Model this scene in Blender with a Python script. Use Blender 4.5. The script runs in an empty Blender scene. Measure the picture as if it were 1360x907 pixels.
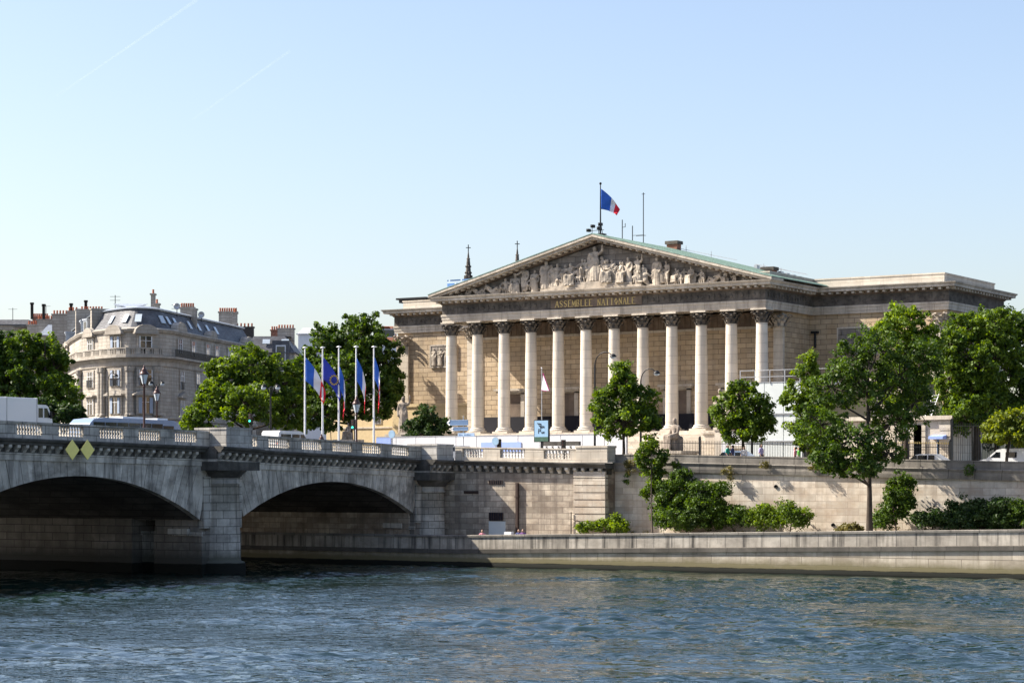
import bpy, math, random
import numpy as np
from mathutils import Vector, Matrix
R = math.radians
random.seed(7); rng = np.random.default_rng(7)
scene = bpy.context.scene
COL = scene.collection
# ---------------------------------------------------------------- camera frame (metres, water at z = 0)
EXPO = 1.2; WSTR = 1.0; WAVE = 1.15; WDIST = .32
CAMZ = 7.0; FPX = 2950.0; HY = 643.0
SN, CS = math.sin(R(32)), math.cos(R(32))
def zz(py, t): return CAMZ + (HY - py) / FPX * t
def on_t(px, t):
    a = (px - 680) / FPX
    return (t * (-SN + CS * a), t * (CS + SN * a))
def on_v(px, v):
    a = (px - 680) / FPX
    t = v / (CS + SN * a)
    return (t * (-SN + CS * a), v, t)
def on_u(px, u):
    a = (px - 680) / FPX
    t = u / (-SN + CS * a)
    return (u, t * (CS + SN * a), t)
def lerp(a, b, k): return a + (b - a) * k
def pl(x, pts):
    if x <= pts[0][0]: return pts[0][1]
    for (a, b), (c, d) in zip(pts, pts[1:]):
        if x <= c: return b + (d - b) * (x - a) / (c - a)
    return pts[-1][1]

# ---------------------------------------------------------------- mesh builder
ORG = {}
class MB:
    def __init__(s): s.v = []; s.f = []; s.m = []; s.a = []; s.sm = []
    def add(s, vs, fs, m=0, a=0.5, smooth=False):
        b = len(s.v); s.v += [tuple(p) for p in vs]
        for f in fs:
            s.f.append(tuple(i + b for i in f)); s.m.append(m); s.a.append(a); s.sm.append(smooth)
    def box(s, u0, u1, v0, v1, z0, z1, m=0, a=0.5):
        s.add([(u0,v0,z0),(u1,v0,z0),(u1,v1,z0),(u0,v1,z0),(u0,v0,z1),(u1,v0,z1),(u1,v1,z1),(u0,v1,z1)],
              [(0,3,2,1),(4,5,6,7),(0,1,5,4),(1,2,6,5),(2,3,7,6),(3,0,4,7)], m, a)
    def bar(s, p, q, w, h=None, m=0, a=.5, up=(0,0,1)):
        p = Vector(p); q = Vector(q); h = h or w
        d = (q - p).normalized(); up = Vector(up)
        if abs(d.dot(up)) > .99: up = Vector((1,0,0))
        x = d.cross(up).normalized(); y = x.cross(d)
        vs = []
        for c in (p, q):
            for i, j in ((-1,-1),(1,-1),(1,1),(-1,1)): vs.append(c + x*i*w/2 + y*j*h/2)
        s.add(vs, [(0,1,2,3),(7,6,5,4),(0,4,5,1),(1,5,6,2),(2,6,7,3),(3,7,4,0)], m, a)
    def prism(s, poly, axis, c0, c1, m=0, a=.5, smooth=False):
        # poly: 2D points; axis 'u': (v,z), 'v': (u,z), 'z': (u,v)
        def P(p, c): return {'u': (c,p[0],p[1]), 'v': (p[0],c,p[1]), 'z': (p[0],p[1],c)}[axis]
        n = len(poly)
        vs = [P(p, c0) for p in poly] + [P(p, c1) for p in poly]
        s.add(vs, [tuple(range(n-1,-1,-1)), tuple(range(n, 2*n))], m, a)
        s.add(vs, [(i,(i+1)%n,n+(i+1)%n,n+i) for i in range(n)], m, a, smooth)
    def lathe(s, cx, cy, prof, n=16, z0=0, m=0, a=.5, smooth=True, a0=0, a1=2*math.pi, sx=1, sy=1):
        full = abs(a1 - a0 - 2*math.pi) < 1e-6
        k = n if full else n + 1
        vs = []
        for r, z in prof:
            for i in range(k):
                t = a0 + (a1-a0)*i/n
                vs.append((cx + r*math.cos(t)*sx, cy + r*math.sin(t)*sy, z0 + z))
        fs = []
        for j in range(len(prof)-1):
            for i in range(n):
                i2 = (i+1) % k
                fs.append((j*k+i, j*k+i2, (j+1)*k+i2, (j+1)*k+i))
        s.add(vs, fs, m, a, smooth)
        if full:
            s.add(vs[:k], [tuple(range(k-1,-1,-1))], m, a)
            s.add(vs[-k:], [tuple(range(k))], m, a)
    def tube(s, pts, rad, n=6, m=0, a=.5, smooth=True):
        pts = [Vector(p) for p in pts]
        if not hasattr(rad, '__len__'): rad = [rad]*len(pts)
        vs = []; x = None
        for i, p in enumerate(pts):
            d = (pts[min(i+1,len(pts)-1)] - pts[max(i-1,0)]).normalized()
            if x is None:
                x = d.cross(Vector((0,0,1)) if abs(d.z) < .9 else Vector((1,0,0))).normalized()
            else:
                x = (x - d*x.dot(d)).normalized()
            y = d.cross(x)
            for j in range(n):
                t = 2*math.pi*j/n
                vs.append(p + (x*math.cos(t) + y*math.sin(t))*rad[i])
        fs = [(i*n+j, i*n+(j+1)%n, (i+1)*n+(j+1)%n, (i+1)*n+j) for i in range(len(pts)-1) for j in range(n)]
        s.add(vs, fs, m, a, smooth)
        s.add(vs[:n], [tuple(range(n-1,-1,-1))], m, a); s.add(vs[-n:], [tuple(range(n))], m, a)
    def ball(s, c, r, n=8, k=6, m=0, a=.5, sc=(1,1,1)):
        prof = []
        vs = []; fs = []
        for j in range(k+1):
            ph = math.pi*j/k
            for i in range(n):
                t = 2*math.pi*i/n
                vs.append((c[0]+r*math.sin(ph)*math.cos(t)*sc[0], c[1]+r*math.sin(ph)*math.sin(t)*sc[1], c[2]-r*math.cos(ph)*sc[2]))
        for j in range(k):
            for i in range(n): fs.append((j*n+i, j*n+(i+1)%n, (j+1)*n+(i+1)%n, (j+1)*n+i))
        s.add(vs, fs, m, a, True)
    def sweep(s, path, prof, closed=True, m=0, a=.5, cap=False, out=None):
        # path 2D polyline, prof [(offset outward, z)]
        n = len(path); P = [Vector(p) for p in path]
        if out is None:
            A = sum(P[i].x*P[(i+1)%n].y - P[(i+1)%n].x*P[i].y for i in range(n))
            out = 1 if A > 0 else -1
        def nrm(i, j):
            d = (P[j]-P[i]).normalized(); return Vector((d.y, -d.x))*out
        mit = []
        for i in range(n):
            if closed or 0 < i < n-1:
                n1 = nrm((i-1)%n, i); n2 = nrm(i, (i+1)%n)
                b = (n1+n2); b.normalize(); mit.append(b / max(.3, b.dot(n1)))
            elif i == 0: mit.append(nrm(0,1))
            else: mit.append(nrm(n-2,n-1))
        k = len(prof); vs = []
        for i in range(n):
            for o, z in prof:
                q = P[i] + mit[i]*o; vs.append((q.x, q.y, z))
        fs = []
        for i in range(n if closed else n-1):
            i2 = (i+1) % n
            for j in range(k-1):
                fs.append((i*k+j, i2*k+j, i2*k+j+1, i*k+j+1) if out > 0 else (i*k+j+1, i2*k+j+1, i2*k+j, i*k+j))
        s.add(vs, fs, m, a)
        if cap:
            if closed: s.add([vs[i*k+k-1] for i in range(n)], [tuple(range(n))], m, a)
            else:
                s.add(vs[:k], [tuple(range(k))], m, a); s.add(vs[-k:], [tuple(range(k-1,-1,-1))], m, a)
        return mit
    def along(s, prof, axis_vals, zfun, m=0, a=.5, caps=True):
        # profile (u,z) carried along v; z is added to zfun(v)
        k = len(prof); vs = []
        for v in axis_vals:
            for u, z in prof: vs.append((u, v, z + zfun(v)))
        fs = []
        for i in range(len(axis_vals)-1):
            for j in range(k):
                fs.append((i*k+j, i*k+(j+1)%k, (i+1)*k+(j+1)%k, (i+1)*k+j))
        s.add(vs, fs, m, a)
        if caps: s.add(vs[:k], [tuple(range(k-1,-1,-1))], m, a); s.add(vs[-k:], [tuple(range(k))], m, a)
    def build(s, name, mats, parent=None, org=None, fix=True):
        if parent is not None: o3 = ORG[parent]
        elif org is not None: o3 = org
        else:
            arr = np.array(s.v); mn = arr.min(0); mx = arr.max(0)
            o3 = ((mn[0]+mx[0])/2, (mn[1]+mx[1])/2, mn[2])
        me = bpy.data.meshes.new(name)
        me.from_pydata([(x-o3[0], y-o3[1], z-o3[2]) for x, y, z in s.v], [], s.f)
        if not isinstance(mats, (list, tuple)): mats = [mats]
        for mt in mats: me.materials.append(mt)
        me.polygons.foreach_set('material_index', s.m)
        me.polygons.foreach_set('use_smooth', s.sm)
        at = me.attributes.new('lv', 'FLOAT', 'FACE'); at.data.foreach_set('value', s.a)
        if fix:
            import bmesh
            bm = bmesh.new(); bm.from_mesh(me); bmesh.ops.recalc_face_normals(bm, faces=bm.faces); bm.to_mesh(me); bm.free()
        me.update()
        o = bpy.data.objects.new(name, me); COL.objects.link(o)
        if parent is not None: o.parent = parent
        else: o.location = o3
        ORG[o] = o3
        return o
def each(b, name, mats, parent, near=.001):
    # one object per connected piece
    par = list(range(len(b.v))); key = {}
    def fd(i):
        while par[i] != i: par[i] = par[par[i]]; i = par[i]
        return i
    for i, p in enumerate(b.v):
        k = tuple(round(c, 3) for c in p)
        if k in key: par[fd(i)] = fd(key[k])
        else: key[k] = i
    for f in b.f:
        for i in f[1:]: par[fd(i)] = fd(f[0])
    groups = {}
    for n, f in enumerate(b.f): groups.setdefault(fd(f[0]), []).append(n)
    out = []
    for fs in groups.values():
        c = MB()
        for n in fs: c.add([b.v[i] for i in b.f[n]], [tuple(range(len(b.f[n])))], b.m[n], b.a[n], b.sm[n])
        out.append(c.build(name, mats, parent))
    return out
def thing(name, label, cat, loc, group=None):
    o = bpy.data.objects.new(name, None); COL.objects.link(o); o.location = loc
    o.empty_display_size = .5
    ORG[o] = tuple(loc); o['label'] = label; o['category'] = cat
    if group: o['group'] = group
    return o
def tag(o, label, cat, group=None):
    o['label'] = label; o['category'] = cat
    if group: o['group'] = group
    return o
def struct(o, kind='structure'): o['kind'] = kind; return o
def copy_tree(o, loc=None, rz=None, label=None, parent=None, group=None, scale=None):
    c = o.copy(); COL.objects.link(c)
    if parent is not None: c.parent = parent
    for ch in list(o.children): copy_tree(ch, parent=c)
    if loc is not None: c.location = loc
    if rz is not None: c.rotation_euler = (0, 0, rz)
    if label: c['label'] = label
    if group: c['group'] = group
    if scale: c.scale = scale
    return c

# ---------------------------------------------------------------- materials
class NT:
    def __init__(s, name):
        s.m = bpy.data.materials.new(name); s.m.use_nodes = True
        s.t = s.m.node_tree; s.t.nodes.clear()
        s.out = s.t.nodes.new('ShaderNodeOutputMaterial')
    def n(s, typ, **kw):
        nd = s.t.nodes.new(typ)
        for k, v in kw.items():
            if k.startswith('i_'):
                key = k[2:]
                key = int(key) if key.isdigit() else key.replace('_', ' ')
                if isinstance(v, bpy.types.NodeSocket): s.t.links.new(v, nd.inputs[key])
                else: nd.inputs[key].default_value = v
            else: setattr(nd, k, v)
        return nd
    def l(s, a, b): s.t.links.new(a, b)
    def math(s, op, a, b=0.0, c=None):
        nd = s.n('ShaderNodeMath', operation=op)
        for i, x in enumerate((a, b, c)):
            if x is None: continue
            if isinstance(x, bpy.types.NodeSocket): s.l(x, nd.inputs[i])
            else: nd.inputs[i].default_value = x
        return nd.outputs[0]
    def mix(s, f, a, b, mode='MIX'):
        nd = s.n('ShaderNodeMix', data_type='RGBA', blend_type=mode)
        for i, x in ((0, f), (6, a), (7, b)):
            if isinstance(x, bpy.types.NodeSocket): s.l(x, nd.inputs[i])
            else: nd.inputs[i].default_value = (x if i == 0 else (*x[:3], 1))
        return nd.outputs[2]
    def ramp(s, f, pts):
        nd = s.n('ShaderNodeValToRGB'); s.l(f, nd.inputs[0])
        e = nd.color_ramp.elements
        while len(e) < len(pts): e.new(.5)
        for i, (p, c) in enumerate(pts):
            e[i].position = p; e[i].color = (c, c, c, 1) if not hasattr(c, '__len__') else (*c, 1)
        return nd.outputs[0]
    def noise(s, vec, scale, detail=3, rough=.55, dim='3D', dist=0):
        nd = s.n('ShaderNodeTexNoise', noise_dimensions=dim); s.l(vec, nd.inputs['Vector'])
        nd.inputs['Scale'].default_value = scale; nd.inputs['Detail'].default_value = detail
        nd.inputs['Roughness'].default_value = rough; nd.inputs['Distortion'].default_value = dist
        return nd.outputs[0]
    def scaled(s, vec, sc):
        nd = s.n('ShaderNodeMapping'); s.l(vec, nd.inputs[0]); nd.inputs['Scale'].default_value = sc
        return nd.outputs[0]
    def bsdf(s, col, rough=.85, bump=None, bstr=.3, bdist=.05, metal=0, spec=.3):
        b = s.n('ShaderNodeBsdfPrincipled')
        for k, x in (('Base Color', col), ('Roughness', rough), ('Metallic', metal)):
            if isinstance(x, bpy.types.NodeSocket): s.l(x, b.inputs[k])
            else: b.inputs[k].default_value = (*x[:3], 1) if hasattr(x, '__len__') else x
        b.inputs['Specular IOR Level'].default_value = spec
        if bump is not None:
            bp = s.n('ShaderNodeBump'); s.l(bump, bp.inputs['Height'])
            bp.inputs['Strength'].default_value = bstr; bp.inputs['Distance'].default_value = bdist
            s.l(bp.outputs[0], b.inputs['Normal'])
        s.l(b.outputs[0], s.out.inputs[0])
        return b
def stone(name, c1, c2, brick=None, joint=(.09,.08,.07), jw=.03, dirt=.5, dirtc=(.07,.065,.06), streak=.5,
          streakc=(.1,.09,.08), blot=.3, rough=.9, attr=0.0, jbump=.5, bvar=.25, dscale=.35, green=None, lowdark=None):
    t = NT(name); pos = t.n('ShaderNodeNewGeometry').outputs['Position']
    n1 = t.noise(pos, .6, 5, .6); n2 = t.noise(pos, 5.0, 4, .65)
    col = t.mix(t.ramp(n1, [(.3, 0), (.7, 1)]), c1, c2)
    h = n2
    if brick:
        sx = t.n('ShaderNodeSeparateXYZ', i_0=pos)
        xy = t.math('ADD', sx.outputs[0], sx.outputs[1])
        cb = t.n('ShaderNodeCombineXYZ', i_0=xy, i_1=sx.outputs[2])
        bk = t.n('ShaderNodeTexBrick'); t.l(cb.outputs[0], bk.inputs['Vector'])
        bk.inputs['Scale'].default_value = 1; bk.inputs['Brick Width'].default_value = brick[0]
        bk.inputs['Row Height'].default_value = brick[1]; bk.inputs['Mortar Size'].default_value = jw
        bk.inputs['Mortar Smooth'].default_value = .3; bk.inputs['Bias'].default_value = 0
        bk.inputs['Color1'].default_value = (1-bvar, 1-bvar, 1-bvar, 1); bk.inputs['Color2'].default_value = (1+bvar*.3,)*3+(1,)
        bk.inputs['Mortar'].default_value = (1,1,1,1)
        col = t.mix(1.0, col, bk.outputs['Color'], 'MULTIPLY')
        fac = bk.outputs['Fac']
    if attr:
        at = t.n('ShaderNodeAttribute', attribute_name='lv').outputs['Fac']
        k = t.math('MULTIPLY_ADD', at, attr, 1 - attr/2)
        kk = t.n('ShaderNodeCombineXYZ', i_0=k, i_1=k, i_2=k)
        col = t.mix(1.0, col, kk.outputs[0], 'MULTIPLY')
    if blot:
        b = t.noise(pos, 1.7, 6, .7); col = t.mix(t.math('MULTIPLY', t.ramp(b, [(.45, 0), (.62, 1)]), blot), col, [x*.55 for x in c2])
    if dirt:
        d = t.noise(t.scaled(pos, (1,1,1.6)), dscale, 6, .68)
        col = t.mix(t.math('MULTIPLY', t.ramp(d, [(.46, 0), (.66, 1)]), dirt), col, dirtc)
    if streak:
        d = t.noise(t.scaled(pos, (1.6,1.6,.10)), 1.0, 5, .65)
        col = t.mix(t.math('MULTIPLY', t.ramp(d, [(.47, 0), (.68, 1)]), streak), col, streakc)
    if brick:
        col = t.mix(t.math('MULTIPLY', fac, .85), col, joint)
        h = t.math('ADD', t.math('MULTIPLY', n2, .5), t.math('MULTIPLY', fac, -jbump*2))
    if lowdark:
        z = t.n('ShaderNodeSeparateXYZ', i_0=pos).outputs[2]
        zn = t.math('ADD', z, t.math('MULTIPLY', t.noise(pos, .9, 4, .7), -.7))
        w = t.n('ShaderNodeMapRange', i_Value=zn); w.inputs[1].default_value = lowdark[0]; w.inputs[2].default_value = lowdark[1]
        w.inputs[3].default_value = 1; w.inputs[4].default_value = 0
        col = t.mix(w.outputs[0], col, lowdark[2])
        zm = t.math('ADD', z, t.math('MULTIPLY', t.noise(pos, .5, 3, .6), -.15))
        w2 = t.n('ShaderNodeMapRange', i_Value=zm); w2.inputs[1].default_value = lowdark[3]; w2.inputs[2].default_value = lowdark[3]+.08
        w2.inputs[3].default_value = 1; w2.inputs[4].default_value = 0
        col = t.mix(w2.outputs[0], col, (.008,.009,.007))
    t.bsdf(col, rough, h, .35, .05, spec=.2)
    return t.m
def plain(name, c, rough=.6, metal=0, var=.15, spec=.4, nscale=3.0):
    t = NT(name); pos = t.n('ShaderNodeNewGeometry').outputs['Position']
    n = t.noise(pos, nscale, 4, .6)
    col = t.mix(t.ramp(n, [(.3, 0), (.7, 1)]), [x*(1-var) for x in c], [min(1, x*(1+var)) for x in c])
    t.bsdf(col, rough, n, .15, .02, metal, spec)
    return t.m
def glass_dark(name, c=(.02,.025,.03), rough=.08):
    t = NT(name); t.bsdf(c, rough, spec=.9); return t.m
def leafmat(name, dark, light, trans=.35):
    t = NT(name); pos = t.n('ShaderNodeNewGeometry').outputs['Position']
    at = t.n('ShaderNodeAttribute', attribute_name='lv').outputs['Fac']
    n = t.noise(pos, .5, 3, .6)
    f = t.math('ADD', t.math('MULTIPLY', at, .75), t.math('MULTIPLY', n, .4))
    col = t.mix(t.ramp(f, [(.25, 0), (.95, 1)]), dark, light)
    d = t.n('ShaderNodeBsdfPrincipled'); t.l(col, d.inputs['Base Color']); d.inputs['Roughness'].default_value = .55
    d.inputs['Specular IOR Level'].default_value = .35
    tr = t.n('ShaderNodeBsdfTranslucent')
    hs = t.n('ShaderNodeHueSaturation', i_Hue=.485, i_Saturation=1.15, i_Value=1.5); t.l(col, hs.inputs['Color'])
    t.l(hs.outputs[0], tr.inputs['Color'])
    mx = t.n('ShaderNodeMixShader', i_0=trans); t.l(d.outputs[0], mx.inputs[1]); t.l(tr.outputs[0], mx.inputs[2])
    t.l(mx.outputs[0], t.out.inputs[0])
    return t.m

M = {}
M['palace'] = stone('palace_wall', (.47,.35,.22), (.56,.45,.32), (1.25,.52), (.12,.085,.06), .03, .30, (.2,.16,.12), .25, (.2,.17,.14), .25, bvar=.22)
M['palace_side'] = M['palace']
M['pale'] = stone('pale_stone', (.55,.48,.39), (.63,.57,.48), (1.9,.7), (.25,.21,.17), .02, .3, (.24,.21,.18), .35, (.25,.22,.19), .15, bvar=.12)
M['attic'] = stone('attic_stone', (.55,.49,.40), (.60,.55,.47), (2.2,.6), (.3,.26,.2), .015, .35, (.3,.24,.18), .4, (.32,.27,.22), .2, bvar=.1)
M['shaft'] = stone('column_stone', (.60,.53,.44), (.66,.60,.52), (40,.95), (.3,.26,.22), .018, .22, (.33,.30,.27), .5, (.36,.33,.30), .12, bvar=.14, attr=.22)
M['soot'] = stone('sooty_stone', (.055,.05,.045), (.20,.175,.15), None, dirt=.6, dirtc=(.022,.02,.019), streak=.3, streakc=(.05,.045,.04), blot=.5, dscale=1.5)
M['cornice'] = stone('cornice_stone', (.52,.46,.38), (.62,.56,.48), (2.4,4), (.2,.17,.14), .02, .35, (.2,.17,.14), .45, (.14,.12,.10), .3, bvar=.2)
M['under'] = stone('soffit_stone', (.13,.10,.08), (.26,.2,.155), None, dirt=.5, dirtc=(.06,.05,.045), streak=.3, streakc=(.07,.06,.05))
M['relief'] = stone('relief_stone', (.38,.325,.265), (.52,.46,.385), None, dirt=.7, dirtc=(.11,.095,.08), streak=.55, streakc=(.13,.115,.10), dscale=1.0)
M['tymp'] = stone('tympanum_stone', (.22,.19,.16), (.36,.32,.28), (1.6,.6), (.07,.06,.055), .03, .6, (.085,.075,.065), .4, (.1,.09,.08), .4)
M['bridge'] = stone('bridge_stone', (.44,.40,.34), (.66,.61,.54), None, dirt=.7, dirtc=(.10,.09,.08), streak=.75, streakc=(.085,.08,.073), blot=.4, attr=.5)
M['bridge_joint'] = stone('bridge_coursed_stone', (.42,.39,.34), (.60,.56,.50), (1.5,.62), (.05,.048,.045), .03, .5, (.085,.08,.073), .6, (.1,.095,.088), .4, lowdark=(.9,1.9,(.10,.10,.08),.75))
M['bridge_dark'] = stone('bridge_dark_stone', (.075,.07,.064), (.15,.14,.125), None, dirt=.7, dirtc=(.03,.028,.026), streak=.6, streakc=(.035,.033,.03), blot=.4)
M['baluster'] = stone('baluster_stone', (.52,.48,.43), (.60,.57,.52), None, dirt=.25, dirtc=(.25,.22,.2), streak=.2, blot=.1)
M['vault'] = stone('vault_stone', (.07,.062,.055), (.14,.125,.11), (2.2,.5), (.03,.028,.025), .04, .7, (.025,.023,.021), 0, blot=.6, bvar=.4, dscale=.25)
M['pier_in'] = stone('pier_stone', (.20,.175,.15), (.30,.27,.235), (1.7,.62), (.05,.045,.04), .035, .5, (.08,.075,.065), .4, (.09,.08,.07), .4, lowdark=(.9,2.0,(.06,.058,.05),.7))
M['abut'] = stone('abutment_stone', (.44,.37,.29), (.58,.51,.42), (1.25,.5), (.16,.13,.11), .028, .8, (.14,.10,.075), .55, (.12,.095,.08), .75, bvar=.45, dscale=.2)
M['quay'] = stone('embankment_stone', (.56,.49,.40), (.68,.62,.53), (1.9,.56), (.32,.26,.21), .024, .6, (.34,.24,.16), .5, (.28,.23,.19), .45, bvar=.3, dscale=.3)
M['quay_dark'] = stone('weathered_coping_stone', (.17,.155,.135), (.31,.285,.25), (2.2,5), (.05,.045,.04), .03, .6, (.10,.09,.08), .6, (.09,.085,.078), .4)
M['quay_panel'] = stone('streaked_quay_panel_stone', (.33,.295,.25), (.50,.455,.39), (1.6,5), (.08,.075,.07), .03, .5, (.15,.13,.11), 1.0, (.05,.046,.042), .35, dscale=.6)
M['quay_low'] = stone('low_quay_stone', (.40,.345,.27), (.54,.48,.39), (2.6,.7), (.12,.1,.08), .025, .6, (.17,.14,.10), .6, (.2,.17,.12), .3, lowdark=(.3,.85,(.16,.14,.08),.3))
M['quay_ledge'] = stone('dark_ledge_stone', (.085,.077,.066), (.16,.145,.125), (2.6,4), (.05,.045,.04), .03, .5, (.07,.065,.06), .4, (.06,.055,.05), .3)
M['far_lime'] = stone('town_limestone', (.36,.33,.29), (.50,.46,.405), (1.4,.45), (.22,.19,.16), .03, .5, (.24,.21,.18), .5, (.22,.2,.17), .3, bvar=.15)
M['slate'] = stone('slate_roof', (.09,.093,.105), (.20,.205,.22), (.5,.22), (.06,.06,.07), .02, .3, (.07,.07,.08), .4, (.08,.08,.09), .2, rough=.55)
M['darkroof'] = stone('dark_slate_roof', (.045,.04,.038), (.085,.075,.07), (.5,.22), (.03,.03,.03), .02, .3, (.04,.035,.03), .3, rough=.6)
M['zinc'] = plain('zinc_sheet', (.36,.40,.45), .38, .25, .2)
M['copper'] = stone('verdigris_copper', (.17,.27,.235), (.29,.40,.35), (.6,40), (.12,.2,.18), .04, .4, (.16,.22,.19), .4, (.12,.18,.16), .2, rough=.6)
M['brickred'] = plain('chimney_brick', (.26,.12,.08), .9, 0, .3)
M['pot'] = plain('terracotta_pot', (.40,.13,.07), .85, 0, .3)
M['gold'] = plain('gilded_metal', (.55,.42,.17), .5, .3, .1)
M['white'] = plain('white_paint', (.74,.75,.77), .5, 0, .05)
M['hoarding'] = plain('white_hoarding_panel', (.60,.61,.64), .5, 0, .10, nscale=.9)
M['hoarding_grey'] = plain('pale_grey_cladding', (.56,.60,.60), .5, 0, .06, nscale=.5)
M['blue_panel'] = plain('pale_blue_panel', (.28,.38,.74), .5, 0, .05)
M['navy'] = plain('navy_cloth', (.007,.007,.014), .8, 0, .15)
M['steel'] = plain('galvanised_steel', (.45,.46,.48), .4, .6, .1)
M['iron'] = plain('black_iron', (.012,.013,.015), .45, .3, .2)
M['bronze'] = plain('brown_lamp_paint', (.07,.035,.033), .4, .3, .2)
M['yellow'] = plain('yellow_board_paint', (.95,.80,.24), .6, 0, .05)
M['glass'] = glass_dark('window_glass', (.012,.015,.02))
M['lampglass'] = plain('lantern_glass', (.55,.62,.68), .15, 0, .05, .8)
M['rubber'] = plain('tyre_rubber', (.015,.015,.015), .8)
M['signblue'] = plain('blue_sign_face', (.10,.17,.30), .4, 0, .05)
M['signlight'] = plain('light_blue_sign_face', (.30,.42,.60), .4, 0, .1)
M['signback'] = plain('sign_blue_grey', (.25,.38,.52), .4, 0, .1)
M['adface'] = plain('poster_face', (.26,.42,.60), .3, 0, .05)
M['adgreen'] = plain('poster_green', (.06,.12,.09), .3, 0, .2)
M['fblue'] = plain('flag_blue', (.03,.12,.50), .8, 0, .1)
M['fwhite'] = plain('flag_white', (.78,.76,.80), .8, 0, .05)
M['fred'] = plain('flag_red', (.75,.02,.04), .8, 0, .1)
M['feu'] = plain('flag_deep_blue', (.03,.05,.38), .8, 0, .1)
M['fgold'] = plain('flag_gold', (.8,.55,.03), .8, 0, .05)
M['magenta'] = plain('magenta_trim', (.5,.03,.25), .8)
M['asphalt'] = plain('asphalt', (.055,.055,.057), .9, 0, .2)
M['gravel'] = plain('pale_gravel', (.32,.28,.23), .95, 0, .15)
M['bark'] = plain('tree_bark', (.055,.042,.032), .95, 0, .3)
M['rust'] = plain('rusty_pipe', (.045,.027,.022), .8, 0, .4)
M['render'] = plain('cream_render', (.56,.44,.26), .9, 0, .08)
M['blueglass'] = stone('blue_glass_curtain', (.08,.18,.42), (.16,.30,.55), (3.2,1.6), (.55,.65,.75), .25, 0, streak=0, blot=0, rough=.25, bvar=.5)
M['statue'] = stone('statue_stone', (.22,.18,.15), (.36,.31,.26), None, dirt=.7, dirtc=(.07,.06,.055), streak=.5, streakc=(.08,.07,.065), dscale=1.3)
M['leaf_mid'] = leafmat('leaf_mid_green', (.020,.052,.006), (.17,.26,.027), .43)
M['leaf_bright'] = leafmat('leaf_bright_green', (.032,.07,.008), (.22,.32,.03), .45)
M['leaf_dark'] = leafmat('leaf_dark_green', (.014,.038,.006), (.105,.18,.02), .37)
M['leaf_deep'] = leafmat('leaf_deep_green', (.010,.028,.007), (.055,.105,.018), .28)
M['leaf_yellow'] = leafmat('leaf_yellow_green', (.07,.11,.012), (.24,.28,.04), .45)
M['leaf_dry'] = leafmat('leaf_dry_green', (.08,.075,.02), (.19,.17,.05), .3)
# ---------------------------------------------------------------- world, sun, camera
SUN_D = Vector((-.692, -.286, .664)).normalized()      # towards the sun
w = bpy.data.worlds.new('World'); scene.world = w; w.use_nodes = True
nt = w.node_tree; nt.nodes.clear()
sky = nt.nodes.new('ShaderNodeTexSky'); sky.sky_type = 'NISHITA'; sky.sun_disc = False
sky.sun_elevation = math.asin(SUN_D.z); sky.sun_rotation = math.atan2(SUN_D.x, SUN_D.y)
sky.altitude = 50; sky.air_density = 1.0; sky.dust_density = 2.0; sky.ozone_density = 1.2
bg = nt.nodes.new('ShaderNodeBackground'); bg.inputs[1].default_value = .097
wo = nt.nodes.new('ShaderNodeOutputWorld'); wb = nt.nodes.new('ShaderNodeMix'); wb.data_type = 'RGBA'; wb.blend_type = 'MULTIPLY'; wb.inputs[0].default_value = 1; wb.inputs[7].default_value = (1.035, .985, 1.0, 1)
nt.links.new(sky.outputs[0], wb.inputs[6]); nt.links.new(wb.outputs[2], bg.inputs[0]); nt.links.new(bg.outputs[0], wo.inputs[0])
ld = bpy.data.lights.new('sun', 'SUN'); ld.energy = 5.0; ld.angle = R(.53); ld.color = (1, .92, .79)
lo = bpy.data.objects.new('sun', ld); COL.objects.link(lo)
lo.rotation_euler = SUN_D.to_track_quat('Z', 'Y').to_euler(); lo.location = (-100, 0, 120)
cd = bpy.data.cameras.new('camera'); cam = bpy.data.objects.new('camera', cd); COL.objects.link(cam)
cd.sensor_width = 36; cd.lens = FPX/1360*36; cd.shift_y = (HY-453.5)/1360; cd.clip_end = 60000; cd.clip_start = 1
cam.location = (0, 0, CAMZ); cam.rotation_euler = (R(90), 0, R(32)); scene.camera = cam
scene.view_settings.view_transform = 'Standard'; scene.view_settings.look = 'None'
scene.view_settings.exposure = EXPO; scene.view_settings.gamma = 1
try:
    scene.cycles.use_denoising = True; scene.cycles.denoiser = 'OPENIMAGEDENOISE'
    scene.cycles.max_bounces = 6; scene.cycles.transparent_max_bounces = 8
except Exception: pass

# ---------------------------------------------------------------- water, ground
t = NT('river_water'); pos = t.n('ShaderNodeNewGeometry').outputs['Position']
pr = t.n('ShaderNodeMapping'); t.l(pos, pr.inputs[0]); pr.inputs['Rotation'].default_value = (0, 0, R(-25))
p1 = t.scaled(pr.outputs[0], (.55, 1.15, 1))
h1 = t.noise(p1, 1.2, 2, .5, dist=.5); h2 = t.noise(p1, 3.0, 2, .5, dist=.4); h3 = t.noise(p1, 8.0, 2, .5)
patch = t.ramp(t.noise(t.scaled(pr.outputs[0], (.5,1,1)), .05, 4, .6), [(.38, .25), (.62, 1.2)])
hh = t.math('ADD', t.math('MULTIPLY', h1, .8), t.math('ADD', t.math('MULTIPLY', h2, .35), t.math('MULTIPLY', h3, .05)))
hh = t.math('MULTIPLY', hh, patch)
bmp = t.n('ShaderNodeBump', i_Height=hh); bmp.inputs['Strength'].default_value = WSTR; bmp.inputs['Distance'].default_value = WDIST
pb = t.n('ShaderNodeBsdfPrincipled'); t.l(bmp.outputs[0], pb.inputs['Normal'])
mud = t.mix(t.noise(pos, .03, 3, .6), (.003,.014,.014), (.010,.022,.012))
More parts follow.
